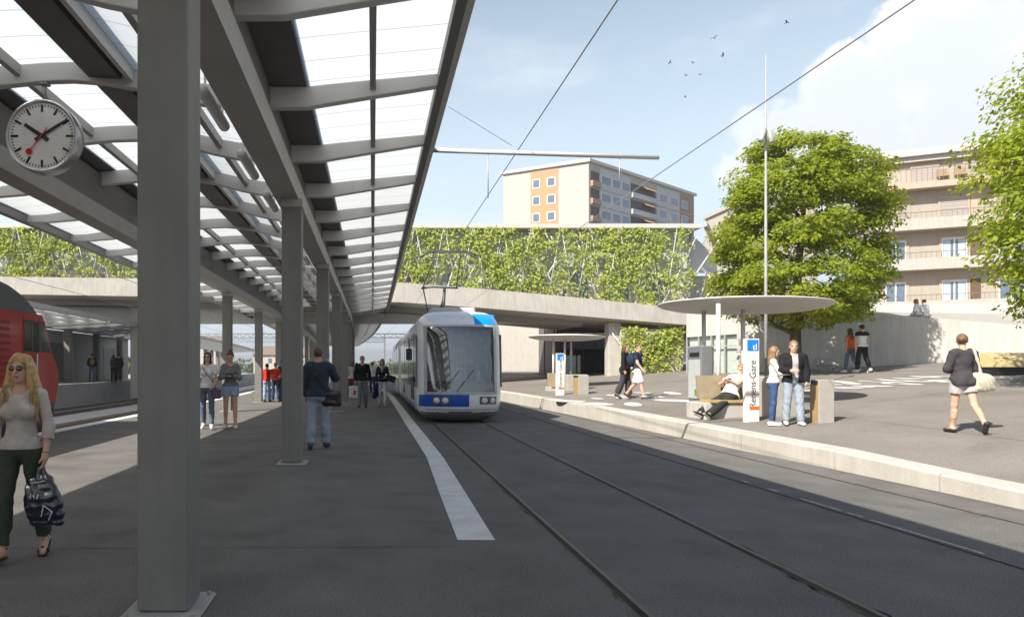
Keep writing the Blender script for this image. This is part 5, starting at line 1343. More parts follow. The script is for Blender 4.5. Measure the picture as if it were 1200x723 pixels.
            s.parts['hand'] += hp; s.j[('palm', sd)] = pc + fdv * .045 + pn * .02; s.j[('fdir', sd)] = fdv; s.j[('pn', sd)] = pn
        allp = [p for q in ('pelvis', 'torso', 'neck', 'head', 'thigh', 'shin', 'foot', 'uarm', 'farm', 'hand') for p in s.parts[q]]
        v, f = field(allp, res, k=.028)
        if seated is None: s.z0 = min(min(s.j[('toe', q)][2] - .024, s.j[('heel', q)][2] - .032) for q in (1, -1)) - .012
        else: s.z0 = seated
        s.loc = Vector(at); s.label = label
        # face colours
        fc = v[f].mean(1); loc = (fc - hc) @ Rh; mi = np.zeros(len(f), int)
        lip = (np.abs(loc[:, 0]) < .025) & (np.abs(loc[:, 2] + .064) < .0095) & (loc[:, 1] < -.085); mi[lip] = 1
        ey = ((np.abs(np.abs(loc[:, 0]) - .031) / .015) ** 2 + ((loc[:, 2] - .004) / .0085) ** 2 < 1) & (loc[:, 1] < -.055); mi[ey] = 2
        br_ = (np.abs(np.abs(loc[:, 0]) - .032) < .019) & (np.abs(loc[:, 2] - .026) < .006) & (loc[:, 1] < -.06); mi[br_] = 2
        s.o = s.mk('person', v, f, [skin, LIPS, EYE], None, mi)
        tag(s.o, label, cat, group)
        s.o.location = s.loc; s.o.rotation_euler = (0, 0, R(heading)); WORLD[s.o.name] = s.loc
    def mk(s, name, v, f, mats, parent, mi=None):
        v = (v - np.array([0, 0, s.z0])) * s.k
        return mesh_from(name, v, f, mats, parent, smooth=True, mi=mi)
    def add(s, name, prims, m, inflate=0.0, k=.028, cuts=(), holes=(), wr=0.0, res=None, seed=1):
        r = field(prims, res or s.h, k, inflate, cuts, holes, wr, seed)
        if r is None: return None
        return s.mk(name, r[0], r[1], m, s.o)
    def limb(s, key, frac, slack=0.0):
        """shortened limb primitives cut straight across: sleeves, shorts, trouser legs"""
        out = []; n = 2 if key == 'shin' else 1
        for i, p in enumerate(s.parts[key]):
            main = s.parts[key][(i // n) * n]; a, d = main['a'], main['b'] - main['a']; e = a + d * frac; q = dict(p); q['r1'] += slack * .4; q['r2'] += slack
            q['cut'] = [(e, nz3(d))]; out.append(q)
        return out
    def xf(s, p):
        p = (np.asarray(p, float) - np.array([0, 0, s.z0])) * s.k; return Vector(rz(R(s.heading)) @ p) + s.loc
    # garments
    def top(s, m, sleeve='short', hem=.93, inflate=.012, neck=.085, name='shirt', wr=.003, open_=False, drop=0.0):
        pr = list(s.parts['torso']) + [dict(q, r=q['r'] + .014) for q in s.parts['pelvis']]
        if hem < .80: pr += s.limb('thigh', .35, .03)
        if sleeve == 'short': pr += s.limb('uarm', .62, .012)
        elif sleeve == 'three': pr += s.parts['uarm'] + s.limb('farm', .45, .010)
        elif sleeve == 'long': pr += s.parts['uarm'] + s.limb('farm', .95, .008)
        elif sleeve == 'none': pr += s.limb('uarm', .10, .0)
        c = [(s.tor((0, 0, hem)), s.Rt @ np.array([0, 0, -1.0]))]
        h = [ell(s.tor((0, -.035, 1.49 - drop)), (neck * .85, neck * 1.05, neck))] if neck else []
        if open_: h.append(dict(t='b', box=((-.055, .055), (-.4, .0), (.5, 1.50))))
        return s.add(name, pr, m, inflate, cuts=c, holes=h, wr=wr)
    def trousers(s, m, frac=.97, waist=.985, inflate=.014, slack=.012, name='trousers', wr=.003, thigh=None):
        pr = list(s.parts['pelvis'])
        if thigh: pr += s.limb('thigh', thigh, slack)
        else: pr += s.parts['thigh'] + s.limb('shin', frac, slack)
        return s.add(name, pr, m, inflate, cuts=[((0, 0, waist), (0, 0, 1.0))], wr=wr)
    def shoes(s, m, sole=None, low=.0):
        for i, sd in enumerate((1, -1)):
            pr = s.parts['foot'][i * 3:i * 3 + 3]; a, dn = s.j[('ank', sd)], s.j[('dn', sd)]
            s.add('shoe', pr, m, .010, cuts=[(a + dn * (.005 + low), -dn)], k=.02, res=min(s.h, .01))
            if sole:
                h_, t_ = s.j[('heel', sd)], s.j[('toe', sd)]; s.add('sole', [cap(h_ + dn * .03, t_ + dn * .026, .038, .034)], sole, cuts=[(h_ + dn * .022, -dn), (h_ + dn * .045, dn)], res=min(s.h, .01))
    def hair(s, m, style='short', extra=()):
        hd = s.hd; n = nz3(s.Rh @ np.array([0, -.80, -.60])); pt = hd((0, -.062, .062)); up = s.Rh @ np.array([0, 0, 1.0])
        pr = [ell(hd((0, .018, .030)), (.083, .098, .101), s.Rh)]; low = -.075 if style == 'short' else -.10
        cuts = [(pt, n), (hd((0, 0, low)), -up)]
        pr[0]['cut'] = cuts
        if style == 'bun': pr.append(ell(hd((0, .045, .135)), (.045, .045, .04), s.Rh))
        if style == 'low_bun': pr.append(ell(hd((0, .10, .03)), (.05, .04, .05), s.Rh))
        if style in ('long', 'bob'):
            L_ = .30 if style == 'long' else .13
            for x, y, r in ((.062, .0, .030), (-.062, .0, .030), (.05, .06, .04), (-.05, .06, .04), (0, .08, .045)):
                a = hd((x, y, .0)); b_ = hd((x * 1.15, y + .01, 0)) + np.array([0, .02, -L_]) * (1 if style == 'long' else 1.0); pr.append(cap(a, b_, r, r * .75))
        for e in extra: pr.append(e)
        return s.add('hair', pr, m, 0.0, k=.02, wr=.0025, res=min(s.h, .010), seed=3)
    def sunglasses(s):
        hd = s.hd; pr = [ell(hd((.032, -.092, .006)), (.027, .008, .021), s.Rh), ell(hd((-.032, -.092, .006)), (.027, .008, .021), s.Rh), cap(hd((-.01, -.098, .012)), hd((.01, -.098, .012)), .005, .005),
                         cap(hd((.056, -.085, .012)), hd((.078, .01, .008)), .005, .004), cap(hd((-.056, -.085, .012)), hd((-.078, .01, .008)), .005, .004)]
        return s.add('sunglasses', pr, SUNG, res=min(s.h, .006), k=.004)
def worn(name, label, cat, prims_world, m, res=.012, k=.02, wr=0.0, cuts=(), parts=(), group=None):
    """a bag or other carried thing built in world coordinates: its own top-level object"""
    v, f = field(prims_world, res, k, cuts=cuts, wrinkle=wr); c = v.mean(0); c[2] = v[:, 2].min()
    o = mesh_from(name, v - c, f, m, None, tuple(c)); WORLD[o.name] = Vector(c); tag(o, label, cat, group)
    for nm, pr, mm in parts:
        v, f = field(pr, min(res, .008), .006); mesh_from(nm, v - c, f, mm, o)
    return o
def strap(pts, r=.012): return [cap(a, b, r, r) for a, b in zip(pts, pts[1:])]
def boxp(c, r, ang=0.0, tilt=0.0):
    """soft box made of a few ellipsoids and capsules"""
    M_ = rz(ang) @ ry(tilt); c = np.asarray(c, float); x, y, z = r; out = []
    for i in (-1, 1):
        for j_ in (-1, 1):
            out.append(cap(c + M_ @ np.array([i * (x - y), 0, j_ * (z - y)]), c + M_ @ np.array([-i * (x - y), 0, j_ * (z - y)]), y, y)); out.append(cap(c + M_ @ np.array([i * (x - y), 0, j_ * (z - y)]), c + M_ @ np.array([i * (x - y), 0, -j_ * (z - y)]), y, y))
    n = 5
    for i in range(n): q = (i / (n - 1) * 2 - 1) * (x - y); out.append(cap(c + M_ @ np.array([q, 0, -(z - y)]), c + M_ @ np.array([q, 0, (z - y)]), y, y))
    return out
def feet(x, y): return gnd(x, y)
JEAN = cloth('jeans', (.105, .135, .20)); JEANL = cloth('jeans_light', (.30, .345, .40)); JEAND = cloth('jeans_dark', (.035, .06, .13)); WHITEC = cloth('white', (.70, .69, .67)); BLACKC = cloth('black', (.018, .018, .02)); NAVY = cloth('navy', (.022, .032, .06))
GREYC = cloth('grey', (.22, .22, .24)); OLIVE = cloth('olive', (.052, .062, .045)); CREAM = cloth('cream_lace', (.62, .56, .50), bump=.9, var=.2); REDC = cloth('red', (.50, .035, .025)); ORANGE = cloth('orange', (.75, .14, .02)); DENIM = cloth('denim_blue', (.036, .046, .066)); STONE = cloth('stone', (.62, .56, .47))
CHAR = cloth('charcoal', (.055, .05, .055)); LGREY = cloth('light_grey', (.42, .40, .40)); SHOEW = mat('shoe_white', (.66, .66, .65), rough=.6); SHOED = mat('shoe_dark', (.03, .03, .03), rough=.5); SHOEG = mat('shoe_grey', (.25, .26, .28), rough=.6); DGREEN = cloth('green_black', (.03, .035, .03)); SKYB = cloth('pale_blue', (.30, .40, .55)); TEAL = mat('bag_teal', (.05, .30, .42), rough=.5)
BAGB = mat('bag_black', (.014, .014, .016), rough=.45, var=.2, scale=12, bump=.3, bscale=30); PLASTIC = mat('bag_plastic', (.012, .014, .028), rough=.22, coat=.5, bump=.6, bscale=14, spec=.6)

# 1 blonde woman in the foreground
p = Person('blonde woman in sunglasses, cream lace top and dark green trousers walking at the left edge', feet(25, 656), 1.66, 6, 'f', legs=((-9, 13, 2, 26), (10, 3, 3, 0)), arms=((4, 14, 8, 4), (-6, 14, 14, 2)), head=(-10, 4), res=.0085, twist=4)
blonde = p
p.top(CREAM, 'three', hem=.93, inflate=.014, neck=.088, name='lace_top', wr=.003, drop=.01)
p.trousers(OLIVE, frac=.92, waist=1.0, inflate=.014, slack=.014, wr=.005)
hx = []
hd = p.hd
for i in range(34):
    sd = 1 if i % 2 else -1; t = i / 34; a0 = hd((sd * (.012 + .05 * t), -.055 + .10 * t, .118 - .03 * t)); a1 = hd((sd * (.077 + .010 * rng.random()), -.030 + .09 * t, .0 + .02 * rng.random()))
    a2 = hd((sd * (.098 + .03 * rng.random()), -.02 + .08 * t, -.16)); a3 = p.tor((sd * (.10 + .06 * rng.random()), -.085 + .13 * t + .03 * rng.random(), 1.30 - .10 * rng.random() - .05 * t))
    r_ = .013 + .006 * rng.random(); hx += [cap(a0, a1, r_, r_), cap(a1, a2, r_, r_ * 1.1), cap(a2, a3, r_ * 1.1, .005)]
r_ = [cap(hd((.0, -.05, .122)), hd((.06, -.065, .06)), .016, .012), cap(hd((.0, -.05, .122)), hd((-.06, -.065, .06)), .016, .012)]
p.hair(HB, 'long', hx + r_); p.sunglasses()
m = MB(); hrs = random.Random(4)
for i in range(230):
    sd = 1 if i % 2 else -1; t = hrs.random(); g_ = lambda s_=.012: hrs.uniform(-s_, s_)
    q_ = [hd((sd * (.006 + .05 * t), -.060 + .11 * t, .131 - .028 * t)), hd((sd * (.062 + g_()), -.055 + .11 * t, .085 + g_())), hd((sd * (.094 + g_()), -.035 + .10 * t, .0 + g_(.02))), hd((sd * (.118 + g_(.02)), -.035 + .10 * t, -.12)),
          p.tor((sd * (.115 + g_(.04)), -.085 + .14 * t + g_(.03), 1.40 + g_(.03))), p.tor((sd * (.125 + g_(.05)), -.115 + .17 * t + g_(.03), 1.24 + g_(.10)))]
    m.tube([tuple((np.asarray(z_) - np.array([0, 0, p.z0])) * p.k) for z_ in q_], [.0032, .0036, .0036, .0034, .003, .001], 4, caps=False)
hs_ = m.build('hair_strand', HB, None); hs_.location = (0, 0, 0); hs_.parent = p.o; hs_['kind'] = 'stuff'
SAND = mat('sandal_black', (.02, .018, .017), rough=.5)
for sd in (1, -1):
    h_, t_, fd, dn, a = (p.j[(q, sd)] for q in ('heel', 'toe', 'fd', 'dn', 'ank')); lat = np.cross(fd, dn)
    p.add('sandal', [cap(h_ + dn * .038 - fd * .01, t_ + dn * .034 + fd * .02, .040, .042)], SAND, cuts=[(h_ + dn * .030, -dn), (h_ + dn * .052, dn)], res=.007)
    p.add('sandal_strap', [cap(t_ - fd * .04 + lat * .045 + dn * .02, t_ - fd * .035 - dn * .032, .012, .012), cap(t_ - fd * .035 - dn * .032, t_ - fd * .04 - lat * .045 + dn * .02, .012, .012), cap(a + lat * .045 - fd * .02, a + fd * .045, .010, .010), cap(a + fd * .045, a - lat * .045 - fd * .02, .010, .010)], SAND, res=.007, k=.004)
p.add('bracelet', [cap(p.j[('wr', 1)] - p.j[('fdir', 1)] * .02, p.j[('wr', 1)] - p.j[('fdir', 1)] * .005, .032, .032)], DKMET, cuts=[(p.j[('wr', 1)] - p.j[('fdir', 1)] * .022, -p.j[('fdir', 1)]), (p.j[('wr', 1)] - p.j[('fdir', 1)] * .004, p.j[('fdir', 1)])], res=.006)
hw = np.array(p.xf(p.j[('palm', 1)]))
bc = hw + np.array([.01, -.01, -.30]); prb = []
for t in np.linspace(0, 1, 6): prb.append(cap(hw + np.array([-.09 + .02 * t, 0, -.14 - .34 * t]), hw + np.array([.06 + .10 * t, 0, -.12 - .36 * t]), .03 + .035 * math.sin(math.pi * t), .03 + .03 * math.sin(math.pi * t)))
prb += [cap(hw + np.array([0, 0, -.02]), hw + np.array([-.06, 0, -.16]), .014, .03), cap(hw + np.array([0, 0, -.02]), hw + np.array([.06, 0, -.14]), .014, .03)]
b_ = worn('shopping_bag', 'shiny dark plastic shopping bag with white trim hanging from the blonde woman\'s hand', 'bag', prb, PLASTIC, res=.009, k=.025, wr=.005,
     parts=[('trim', [cap(hw + np.array([-.07, -.045, -.15]), hw + np.array([.05, -.045, -.13]), .006, .006), cap(hw + np.array([.045, -.062, -.33]), hw + np.array([.12, -.07, -.38]), .006, .006), cap(hw + np.array([.12, -.07, -.38]), hw + np.array([.09, -.07, -.45]), .006, .006), cap(hw + np.array([.045, -.062, -.33]), hw + np.array([.03, -.07, -.42]), .006, .006),
                      cap(hw + np.array([-.055, -.075, -.27]), hw + np.array([-.053, -.075, -.235]), .007, .007), cap(hw + np.array([-.02, -.079, -.27]), hw + np.array([-.03, -.079, -.24]), .007, .007), cap(hw + np.array([.0, -.079, -.27]), hw + np.array([.01, -.079, -.235]), .007, .007)], SHOEW)])
hw = np.array(p.xf(p.j[('palm', -1)])); worn('handbag', 'black handbag cut off by the left edge, in the blonde woman\'s other hand', 'bag', boxp(hw + np.array([-.03, 0, -.24]), (.17, .06, .16), 1.2) + strap([hw + np.array([-.02, -.10, -.1]), hw + np.array([0, 0, .0]), hw + np.array([-.02, .10, -.1])], .012), BAGB)

# 2 woman in white, 3 woman with phone
p = Person('woman in white top, blue jeans and sunglasses walking between the columns', feet(243, 503), 1.98, 4, 'f', legs=((9, 4, 2, 0), (-8, 12, 2, 20)), arms=((8, 10, 45, 10), (-4, 9, 12, 2)), res=.014)
p.top(WHITEC, 'short', hem=.92, inflate=.016, name='shirt'); p.trousers(JEAN, .95, inflate=.010, slack=.006); p.hair(HD, 'long'); p.sunglasses(); p.shoes(SHOEW, SHOEW)
w2 = p; a = [np.array(p.xf(q)) for q in (p.tor((-.11, -.10, 1.42)), p.tor((0.0, -.16, 1.25)), (.19, -.15, 1.02), (.22, -.06, .88))]
worn('crossbody_bag', 'small dark purple crossbody bag at the hip of the woman in white', 'bag', boxp(np.array(p.xf((.225, -.06, .78))), (.11, .05, .12), .3) + strap(a, .012), mat('bag_purple', (.12, .05, .12), rough=.5), res=.012)
p = Person('woman in grey jumper and pale denim shorts looking at her phone', feet(270, 502), 2.02, 8, 'f', legs=((4, 2, 2, 0), (-3, 5, 2, 4)), arms=((22, 12, 85, 48), (22, 12, 85, 48)), head=(0, 24), res=.014)
p.top(cloth('jumper_grey', (.20, .195, .20), bump=.5), 'long', hem=.94, inflate=.018, name='jumper'); p.trousers(SKYB, thigh=.42, inflate=.016, slack=.02, name='shorts'); p.hair(HBR, 'bun'); p.shoes(SHOEW, SHOEW, low=.012)
c = (np.array(p.xf(p.j[('palm', 1)])) + np.array(p.xf(p.j[('palm', -1)]))) / 2; m = MB(); m.bbox(c[0] - .10, c[0] + .10, c[1] - .03, c[1] - .015, c[2] - .05, c[2] + .06, c=.012); tag(m.build('smartphone', BLACKP, loc=tuple(c)), 'black phone held in both hands by the woman in denim shorts', 'phone')

# group of three on the far left part of the platform
for (x, y, H, hdg, sx_, tp, tr_, lab, hr, extra) in ((313, 470.5, 1.82, 165, 'm', REDC, SKYB, 'man in red shirt and pale trousers standing at the left of a waiting group', HD, 0), (323, 471, 1.86, 185, 'f', REDC, JEAND, 'woman in red top with a denim jacket tied round her waist, in the waiting group', HL, 1),
                                       (331.5, 470, 2.0, 150, 'm', DENIM, JEAN, 'dark haired man in navy top at the right of the waiting group', HD, 0)):
    p = Person(lab, feet(x, y), H, hdg, sx_, arms=((10, 10, 30, 10), (12, 10, 40, 20)), res=.018, group='people waiting on the platform')
    p.top(tp, 'short', inflate=.016); p.trousers(tr_, inflate=.016, slack=.016); p.hair(hr, 'short'); p.shoes(SHOED)
    if extra: p.add('tied_jacket', [ell((0, .02, .93), (.19, .15, .07)), cap((-.12, .12, .92), (-.10, .15, .66), .07, .06), cap((.12, .12, .92), (.10, .15, .66), .07, .06)], DENIM, wr=.004)

# man with shoulder bag seen from behind
p = Person('man in navy jacket and light jeans seen from behind beside a column', feet(373, 526), 1.98, 176, 'm', legs=((-4, 6, 3, 6), (9, 3, 3, 0)), arms=((2, 10, 14, 2), (48, 18, 118, 22)), res=.0125, head=(-6, 6))
p.top(DENIM, 'long', hem=.89, inflate=.030, neck=.075, name='jacket', wr=.005); p.trousers(JEANL, .99, inflate=.018, slack=.022, wr=.004); p.hair(HBR, 'short'); p.shoes(SHOED, SHOED)
a = [np.array(p.xf(q)) for q in (p.tor((.12, .11, 1.44)), p.tor((.0, .17, 1.25)), p.tor((-.17, .17, 1.02)), (-.24, .10, .98))]; b2 = [np.array(p.xf(q)) for q in (p.tor((.12, .10, 1.44)), p.tor((.10, -.14, 1.36)), (-.1, -.19, 1.1), (-.24, .0, .98))]
worn('messenger_bag', 'black messenger bag on the back of the man in the navy jacket', 'bag', boxp(np.array(p.xf((-.25, .10, .86))), (.20, .065, .15), R(-20)) + strap(a, .016) + strap(b2, .016), BAGB)

# couple coming along the tram
p = Person('man in black jumper, grey trousers and sunglasses walking along the tram side', feet(424.5, 478), 2.06, 2, 'm', legs=((-8, 10, 2, 18), (10, 4, 2, 0)), arms=((-4, 12, 12, 2), (3, 12, 14, 2)), res=.015)
p.top(BLACKC, 'long', hem=.90, inflate=.02, name='jumper'); p.trousers(GREYC, inflate=.018, slack=.02); p.hair(HD, 'short'); p.sunglasses(); p.shoes(SHOED); cm_ = p
hw = np.array(p.xf(p.j[('palm', -1)]))
for dx, mt_, lb in ((-.10, mat('bag_white', (.62, .6, .6), rough=.5), 'white carrier bag with red print hanging from the hand of the man in black'), ):
    worn('carrier_bag', lb, 'bag', boxp(hw + np.array([dx, 0, -.34]), (.17, .05, .24), 0) + strap([hw + np.array([dx - .08, 0, -.12]), hw, hw + np.array([dx + .1, 0, -.12])], .008), mt_, parts=[('print', boxp(hw + np.array([dx + .05, -.03, -.36]), (.06, .03, .10), 0), mat('print_red', (.55, .06, .10), rough=.5))])
p = Person('woman in dark navy top, scarf and white trousers walking beside the tram', feet(448, 477), 1.95, -4, 'f', legs=((8, 3, 2, 0), (-7, 9, 2, 16)), arms=((8, 14, 70, 20), (-3, 10, 12, 2)), res=.015)
p.top(NAVY, 'long', hem=.90, inflate=.02, name='jumper'); p.trousers(WHITEC, .9, inflate=.012, slack=.01); p.hair(HD, 'bob'); p.shoes(mat('shoe_tan', (.45, .30, .18), rough=.6), low=.012)
p.add('scarf', [cap(p.tor((-.08, -.05, 1.45)), p.tor((0, -.10, 1.38)), .045, .05), cap(p.tor((.08, -.05, 1.45)), p.tor((0, -.10, 1.38)), .045, .05), cap(p.tor((-.08, .05, 1.47)), p.tor((.08, .05, 1.47)), .045, .045), cap(p.tor((0, -.11, 1.38)), p.tor((.01, -.12, 1.27)), .05, .035)], LGREY, wr=.006)
hw = np.array(p.xf(p.j[('elb', 1)])); worn('handbag', 'black handbag on the bent arm of the woman in white trousers', 'bag', boxp(hw + np.array([.12, 0, -.12]), (.17, .07, .13), .1, .3) + strap([hw + np.array([.22, 0, -.03]), hw + np.array([.04, 0, .03]), hw + np.array([.02, 0, -.05])], .012), BAGB)
hw = np.array(p.xf(p.j[('palm', -1)])); worn('jacket', 'dark folded jacket carried between the man in black and the woman in white trousers', 'jacket', [cap(hw + np.array([.0, 0, .05]), hw + np.array([-.12, 0, -.48]), .06, .10), cap(hw + np.array([-.05, .05, .0]), hw + np.array([-.02, .05, -.42]), .06, .08)], NAVY, wr=.006)
p = Person('woman in grey top with brown hair walking away behind the row of columns', feet(413, 467), 1.98, 170, 'f', legs=((6, 2, 2, 0), (-6, 6, 2, 10)), res=.02); p.top(LGREY, 'short', hem=.9, inflate=.02); p.trousers(cloth('maroon', (.16, .03, .035)), thigh=.9, name='skirt', slack=.03); p.hair(HBR, 'bob'); p.shoes(SHOED)
hw = np.array(p.xf(p.j[('palm', -1)])); worn('shopping_bag', 'pale blue shopping bag carried by the woman walking behind the columns', 'bag', boxp(hw + np.array([.06, 0, -.26]), (.26, .06, .26)) + strap([hw + np.array([-.05, 0, -.05]), hw, hw + np.array([.15, 0, -.05])], .01), TEAL, res=.016)
p = Person('man in white shirt far off between the couple walking along the tram', feet(436.5, 461), 1.97, 175, 'm', legs=((5, 2, 2, 0), (-5, 5, 2, 8)), res=.022); p.top(WHITEC, 'short'); p.trousers(JEAND); p.hair(HD, 'short'); p.shoes(SHOED)
p = Person('man in dark shirt far off close to the columns, behind the couple', feet(418, 460), 1.95, 180, 'm', legs=((5, 2, 2, 0), (-5, 5, 2, 8)), res=.022); p.top(SKYB, 'short'); p.trousers(BLACKC); p.hair(HD, 'short'); p.shoes(SHOED)

# driver
p = Person('tram driver in dark jacket and light shirt seated behind the windscreen', (TX + .70, TY + 1.52, .955), 1.74, 0, 'm', legs=((78, 60, 4, 0), (78, 60, 4, 0)), arms=((24, 10, 55, 10), (24, 10, 55, 10)), seated=.86, res=.018)
p.top(SKYB, 'long', hem=.92, inflate=.012); p.top(NAVY, 'long', hem=.90, inflate=.028, name='jacket', open_=True); p.trousers(BLACKC); p.hair(HBR, 'short'); p.shoes(SHOED)

# couple on the plaza, left
q = hit(733, 467); p = Person('woman in long black coat and dark baggy trousers walking arm in arm on the plaza', q, 63 * q[1] / F * .99, 52, 'f', legs=((8, 4, 2, 0), (-10, 12, 2, 22)), arms=((6, 10, 40, 30), (0, 8, 12, 0)), res=.015)
p.top(BLACKC, 'long', hem=.70, inflate=.03, name='coat', wr=.006); p.trousers(CHAR, .93, inflate=.03, slack=.028, wr=.006); p.hair(HBR, 'bob'); p.sunglasses(); p.shoes(SHOED)
q = hit(748, 468); p = Person('man in navy t-shirt, white shorts and backpack striding on the plaza', q, 66 * q[1] / F, 50, 'm', legs=((-18, 22, 3, 38), (18, 6, 3, -4)), arms=((-6, 14, 20, 0), (16, 12, 20, 4)), res=.015, head=(-14, 0))
p.top(NAVY, 'short', hem=.90, inflate=.018, name='t_shirt'); p.trousers(WHITEC, thigh=.92, inflate=.02, slack=.025, name='shorts', waist=.97); p.hair(HBR, 'short'); p.sunglasses(); p.shoes(SHOED, SHOEG)
p.add('print', [ell(p.tor((0, -.13, 1.30)), (.07, .012, .035), p.Rt), ell(p.tor((0, -.13, 1.22)), (.045, .012, .02), p.Rt)], WHITEC, res=.012)
worn('backpack', 'dark backpack on the man in white shorts', 'backpack', [ell(np.array(p.xf(p.tor((0, .19, 1.24)))), np.array((.16, .16, .22)) * p.k), cap(np.array(p.xf(p.tor((.11, .12, 1.42)))), np.array(p.xf(p.tor((.12, -.11, 1.38)))), .022, .022), cap(np.array(p.xf(p.tor((-.11, .12, 1.42)))), np.array(p.xf(p.tor((-.12, -.11, 1.38)))), .022, .022)], NAVY, res=.016)

# man lounging in the shelter
p = Person('man in white t-shirt and dark trousers lounging on the shelter bench', (8.48, 16.24, .87), 1.84, -68, 'm', legs=((66, 6, 2, -30), (70, 12, 3, -24)), arms=((30, 10, 92, 66), (26, 12, 92, 62)), lean=-36, head=(14, 16), seated=.83, res=.0125)
p.top(WHITEC, 'short', hem=.93, inflate=.018, name='t_shirt', wr=.004); p.trousers(DGREEN, .99, inflate=.02, slack=.026, wr=.005); p.hair(HL, 'short'); p.shoes(SHOED, SHOEW)

# couple beside the sign
q = hit(907, 498.5); p = Person('woman with long brown hair in white top and blue jeans standing by the sign', q, 91 * q[1] / F, 62, 'f', legs=((0, 2, 2, 0), (-2, 3, 2, 0)), arms=((34, 6, 62, 16), (28, 8, 66, 10)), head=(0, 12), res=.0115)
p.top(WHITEC, 'long', hem=.93, inflate=.012, name='blouse'); p.trousers(cloth('jeans_blue', (.05, .085, .18)), .96, inflate=.009, slack=.004); p.hair(HL, 'long'); p.shoes(SHOEW, SHOEW)
q = hit(930, 498.5); p = Person('man in open black jacket and pale jeans standing by the sign', q, 97.5 * q[1] / F, -16, 'm', legs=((3, 2, 3, 0), (-3, 4, 3, 2)), arms=((0, 10, 12, 4), (16, 12, 72, 34)), head=(-8, 4), res=.0115)
p.top(LGREY, 'short', hem=.92, inflate=.012, name='t_shirt'); p.top(BLACKC, 'long', hem=.87, inflate=.030, name='jacket', open_=True, wr=.004, neck=.09); p.trousers(JEANL, .98, inflate=.016, slack=.014, wr=.004); p.shoes(SHOEW, SHOED)
p.hair(HL, 'short', ()).scale = (1, 1, 1)

# couple by the wall seen from behind
q = hit(996, 437); p = Person('woman in orange top and blue jeans walking away towards the pale wall', q, 51 * q[1] / F, 196, 'f', legs=((9, 3, 2, 0), (-12, 14, 2, 28)), arms=((-6, 12, 10, 0), (8, 18, 14, -8)), res=.016)
p.top(ORANGE, 'none', hem=.95, inflate=.015); p.trousers(JEAN, inflate=.010, slack=.006); p.hair(HBR, 'long'); p.shoes(SHOEW, SHOEW)
q = hit(1010, 437); p = Person('man in white shirt with black shoulders and black trousers walking away towards the pale wall', q, 55 * q[1] / F, 188, 'm', legs=((8, 3, 2, 0), (-10, 12, 2, 26)), arms=((-4, 12, 10, 0), (6, 14, 20, 0)), res=.016)
p.top(WHITEC, 'none', hem=.92, inflate=.018); p.add('yoke', [p.parts['torso'][2]] + p.limb('uarm', .62, .012) + [ell(p.tor((0, .02, 1.36)), (.17, .11, .09), p.Rt)], BLACKC, .024, cuts=[(p.tor((0, 0, 1.33)), p.Rt @ np.array([0, 0, -1.0]))], holes=[ell(p.tor((0, -.035, 1.49)), (.07, .085, .085))])
p.trousers(BLACKC, inflate=.016, slack=.014); p.hair(HD, 'short'); p.shoes(SHOEW, SHOEW)

# two sitting on the wall
for (x, sx_, hr, lab, st) in ((1079, 'f', HBR, 'woman in white with brown hair sitting on top of the pale wall', 'bob'), (1088.5, 'm', HD, 'man in white with black hair sitting on top of the pale wall', 'short')):
    k_ = (x - VX) / F; t_ = (k_ * 36 - 15.5) / (14 + 7.5 * k_); pp = WL(t_) + Vector((.06, .18, 0)); zt = interp(t_, [(0, 4.95), (.216, 4.72), (.525, 4.22), (.71, 3.86), (.89, 3.45), (1.6, 2.7)])
    p = Person(lab, (pp.x, pp.y, zt + .02), 1.55, 205, sx_, legs=((80, 75, 6, 0), (76, 70, 6, 0)), arms=((15, 12, 40, 10), (20, 12, 50, 14)), lean=12, seated=.80, res=.018)
    p.top(WHITEC, 'long', hem=.88, inflate=.03); p.trousers(STONE if sx_ == 'm' else JEANL, inflate=.014, slack=.012); p.hair(hr, st); p.shoes(SHOEW)

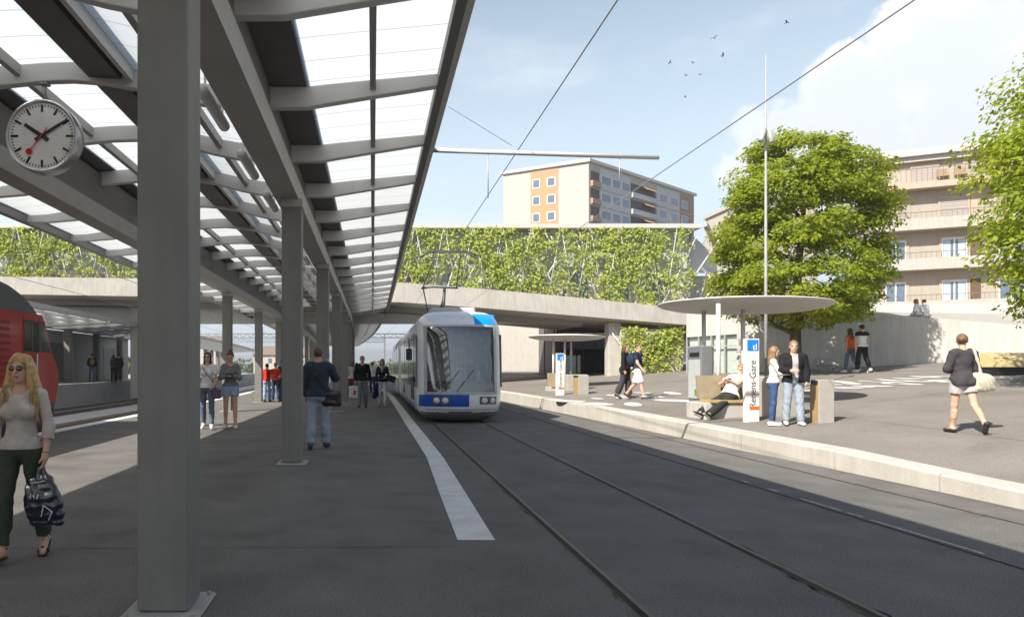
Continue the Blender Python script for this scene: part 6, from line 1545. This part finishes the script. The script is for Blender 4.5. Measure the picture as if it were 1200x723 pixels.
# woman on the right
q = hit(1128, 507); p = Person('woman in loose dark top and grey shorts walking away on the plaza', q, 114 * q[1] / F, 172, 'f', legs=((8, 2, 1, 0), (-17, 22, 1, 56)), arms=((8, 14, 70, 40), (4, 14, 30, 6)), res=.0105, head=(-32, -2))
p.top(CHAR, 'three', hem=.82, inflate=.032, neck=.11, name='blouse', wr=.005, drop=.02); p.trousers(LGREY, thigh=.50, inflate=.022, slack=.028, name='shorts', wr=.004); p.hair(hairm('mid_brown', (.16, .095, .05)), 'low_bun'); p.sunglasses(); p.shoes(SHOED, low=.022)
a = [np.array(p.xf(q)) for q in (p.tor((-.12, .10, 1.46)), p.tor((-.15, .13, 1.30)), (-.22, .13, 1.02))]; b2 = [np.array(p.xf(q)) for q in (p.tor((-.12, .06, 1.47)), p.tor((-.15, -.12, 1.30)), (-.24, .02, 1.02))]
c = np.array(p.xf((-.25, .10, .90)))
worn('tote_bag', 'large cream tote bag on the shoulder of the woman in dark top', 'bag', [ell(c + np.array([.02, 0, -.02]), (.19, .09, .16)), cap(c + np.array([-.10, 0, .08]), c + np.array([.10, 0, .04]), .07, .06), cap(c + np.array([-.11, 0, -.10]), c + np.array([.15, 0, -.10]), .06, .06)] + strap(a, .02) + strap(b2, .02), mat('bag_cream', (.52, .47, .36), rough=.8, var=.15, scale=8, bump=.3, bscale=30), res=.011, wr=.006)

# people on the opposite platform
for (x, y, H, hdg, tp, tr_, lab, sx_) in ((108, 447.5, 1.85, 200, BLACKC, JEAN, 'person in black top and blue jeans with a backpack on the opposite platform', 'm'), (133, 448, 1.78, 165, CHAR, BLACKC, 'person in dark clothes at the left of a pair on the opposite platform', 'f'), (139, 448, 1.85, 195, BLACKC, BLACKC, 'tall person in black at the right of a pair on the opposite platform', 'm')):
    d = F * (CH - .72) / (y - VY); d = 45; at = ((x - VX) * d / F, d, .72)
    p = Person(lab, at, H, hdg, sx_, legs=((3, 2, 4, 0), (-3, 3, 4, 0)), arms=((10, 12, 40, 20), (6, 12, 30, 10)), res=.02, group='people on the opposite platform'); p.top(tp, 'long', inflate=.02); p.trousers(tr_, inflate=.014); p.hair(HD, 'short' if sx_ == 'm' else 'bob'); p.shoes(SHOED)
    if x == 108: worn('backpack', 'small tan backpack on the person in blue jeans on the opposite platform', 'backpack', [ell(np.array(p.xf(p.tor((0, .18, 1.22)))), (.16, .11, .22))], mat('bag_tan', (.25, .14, .07), rough=.7), res=.02)
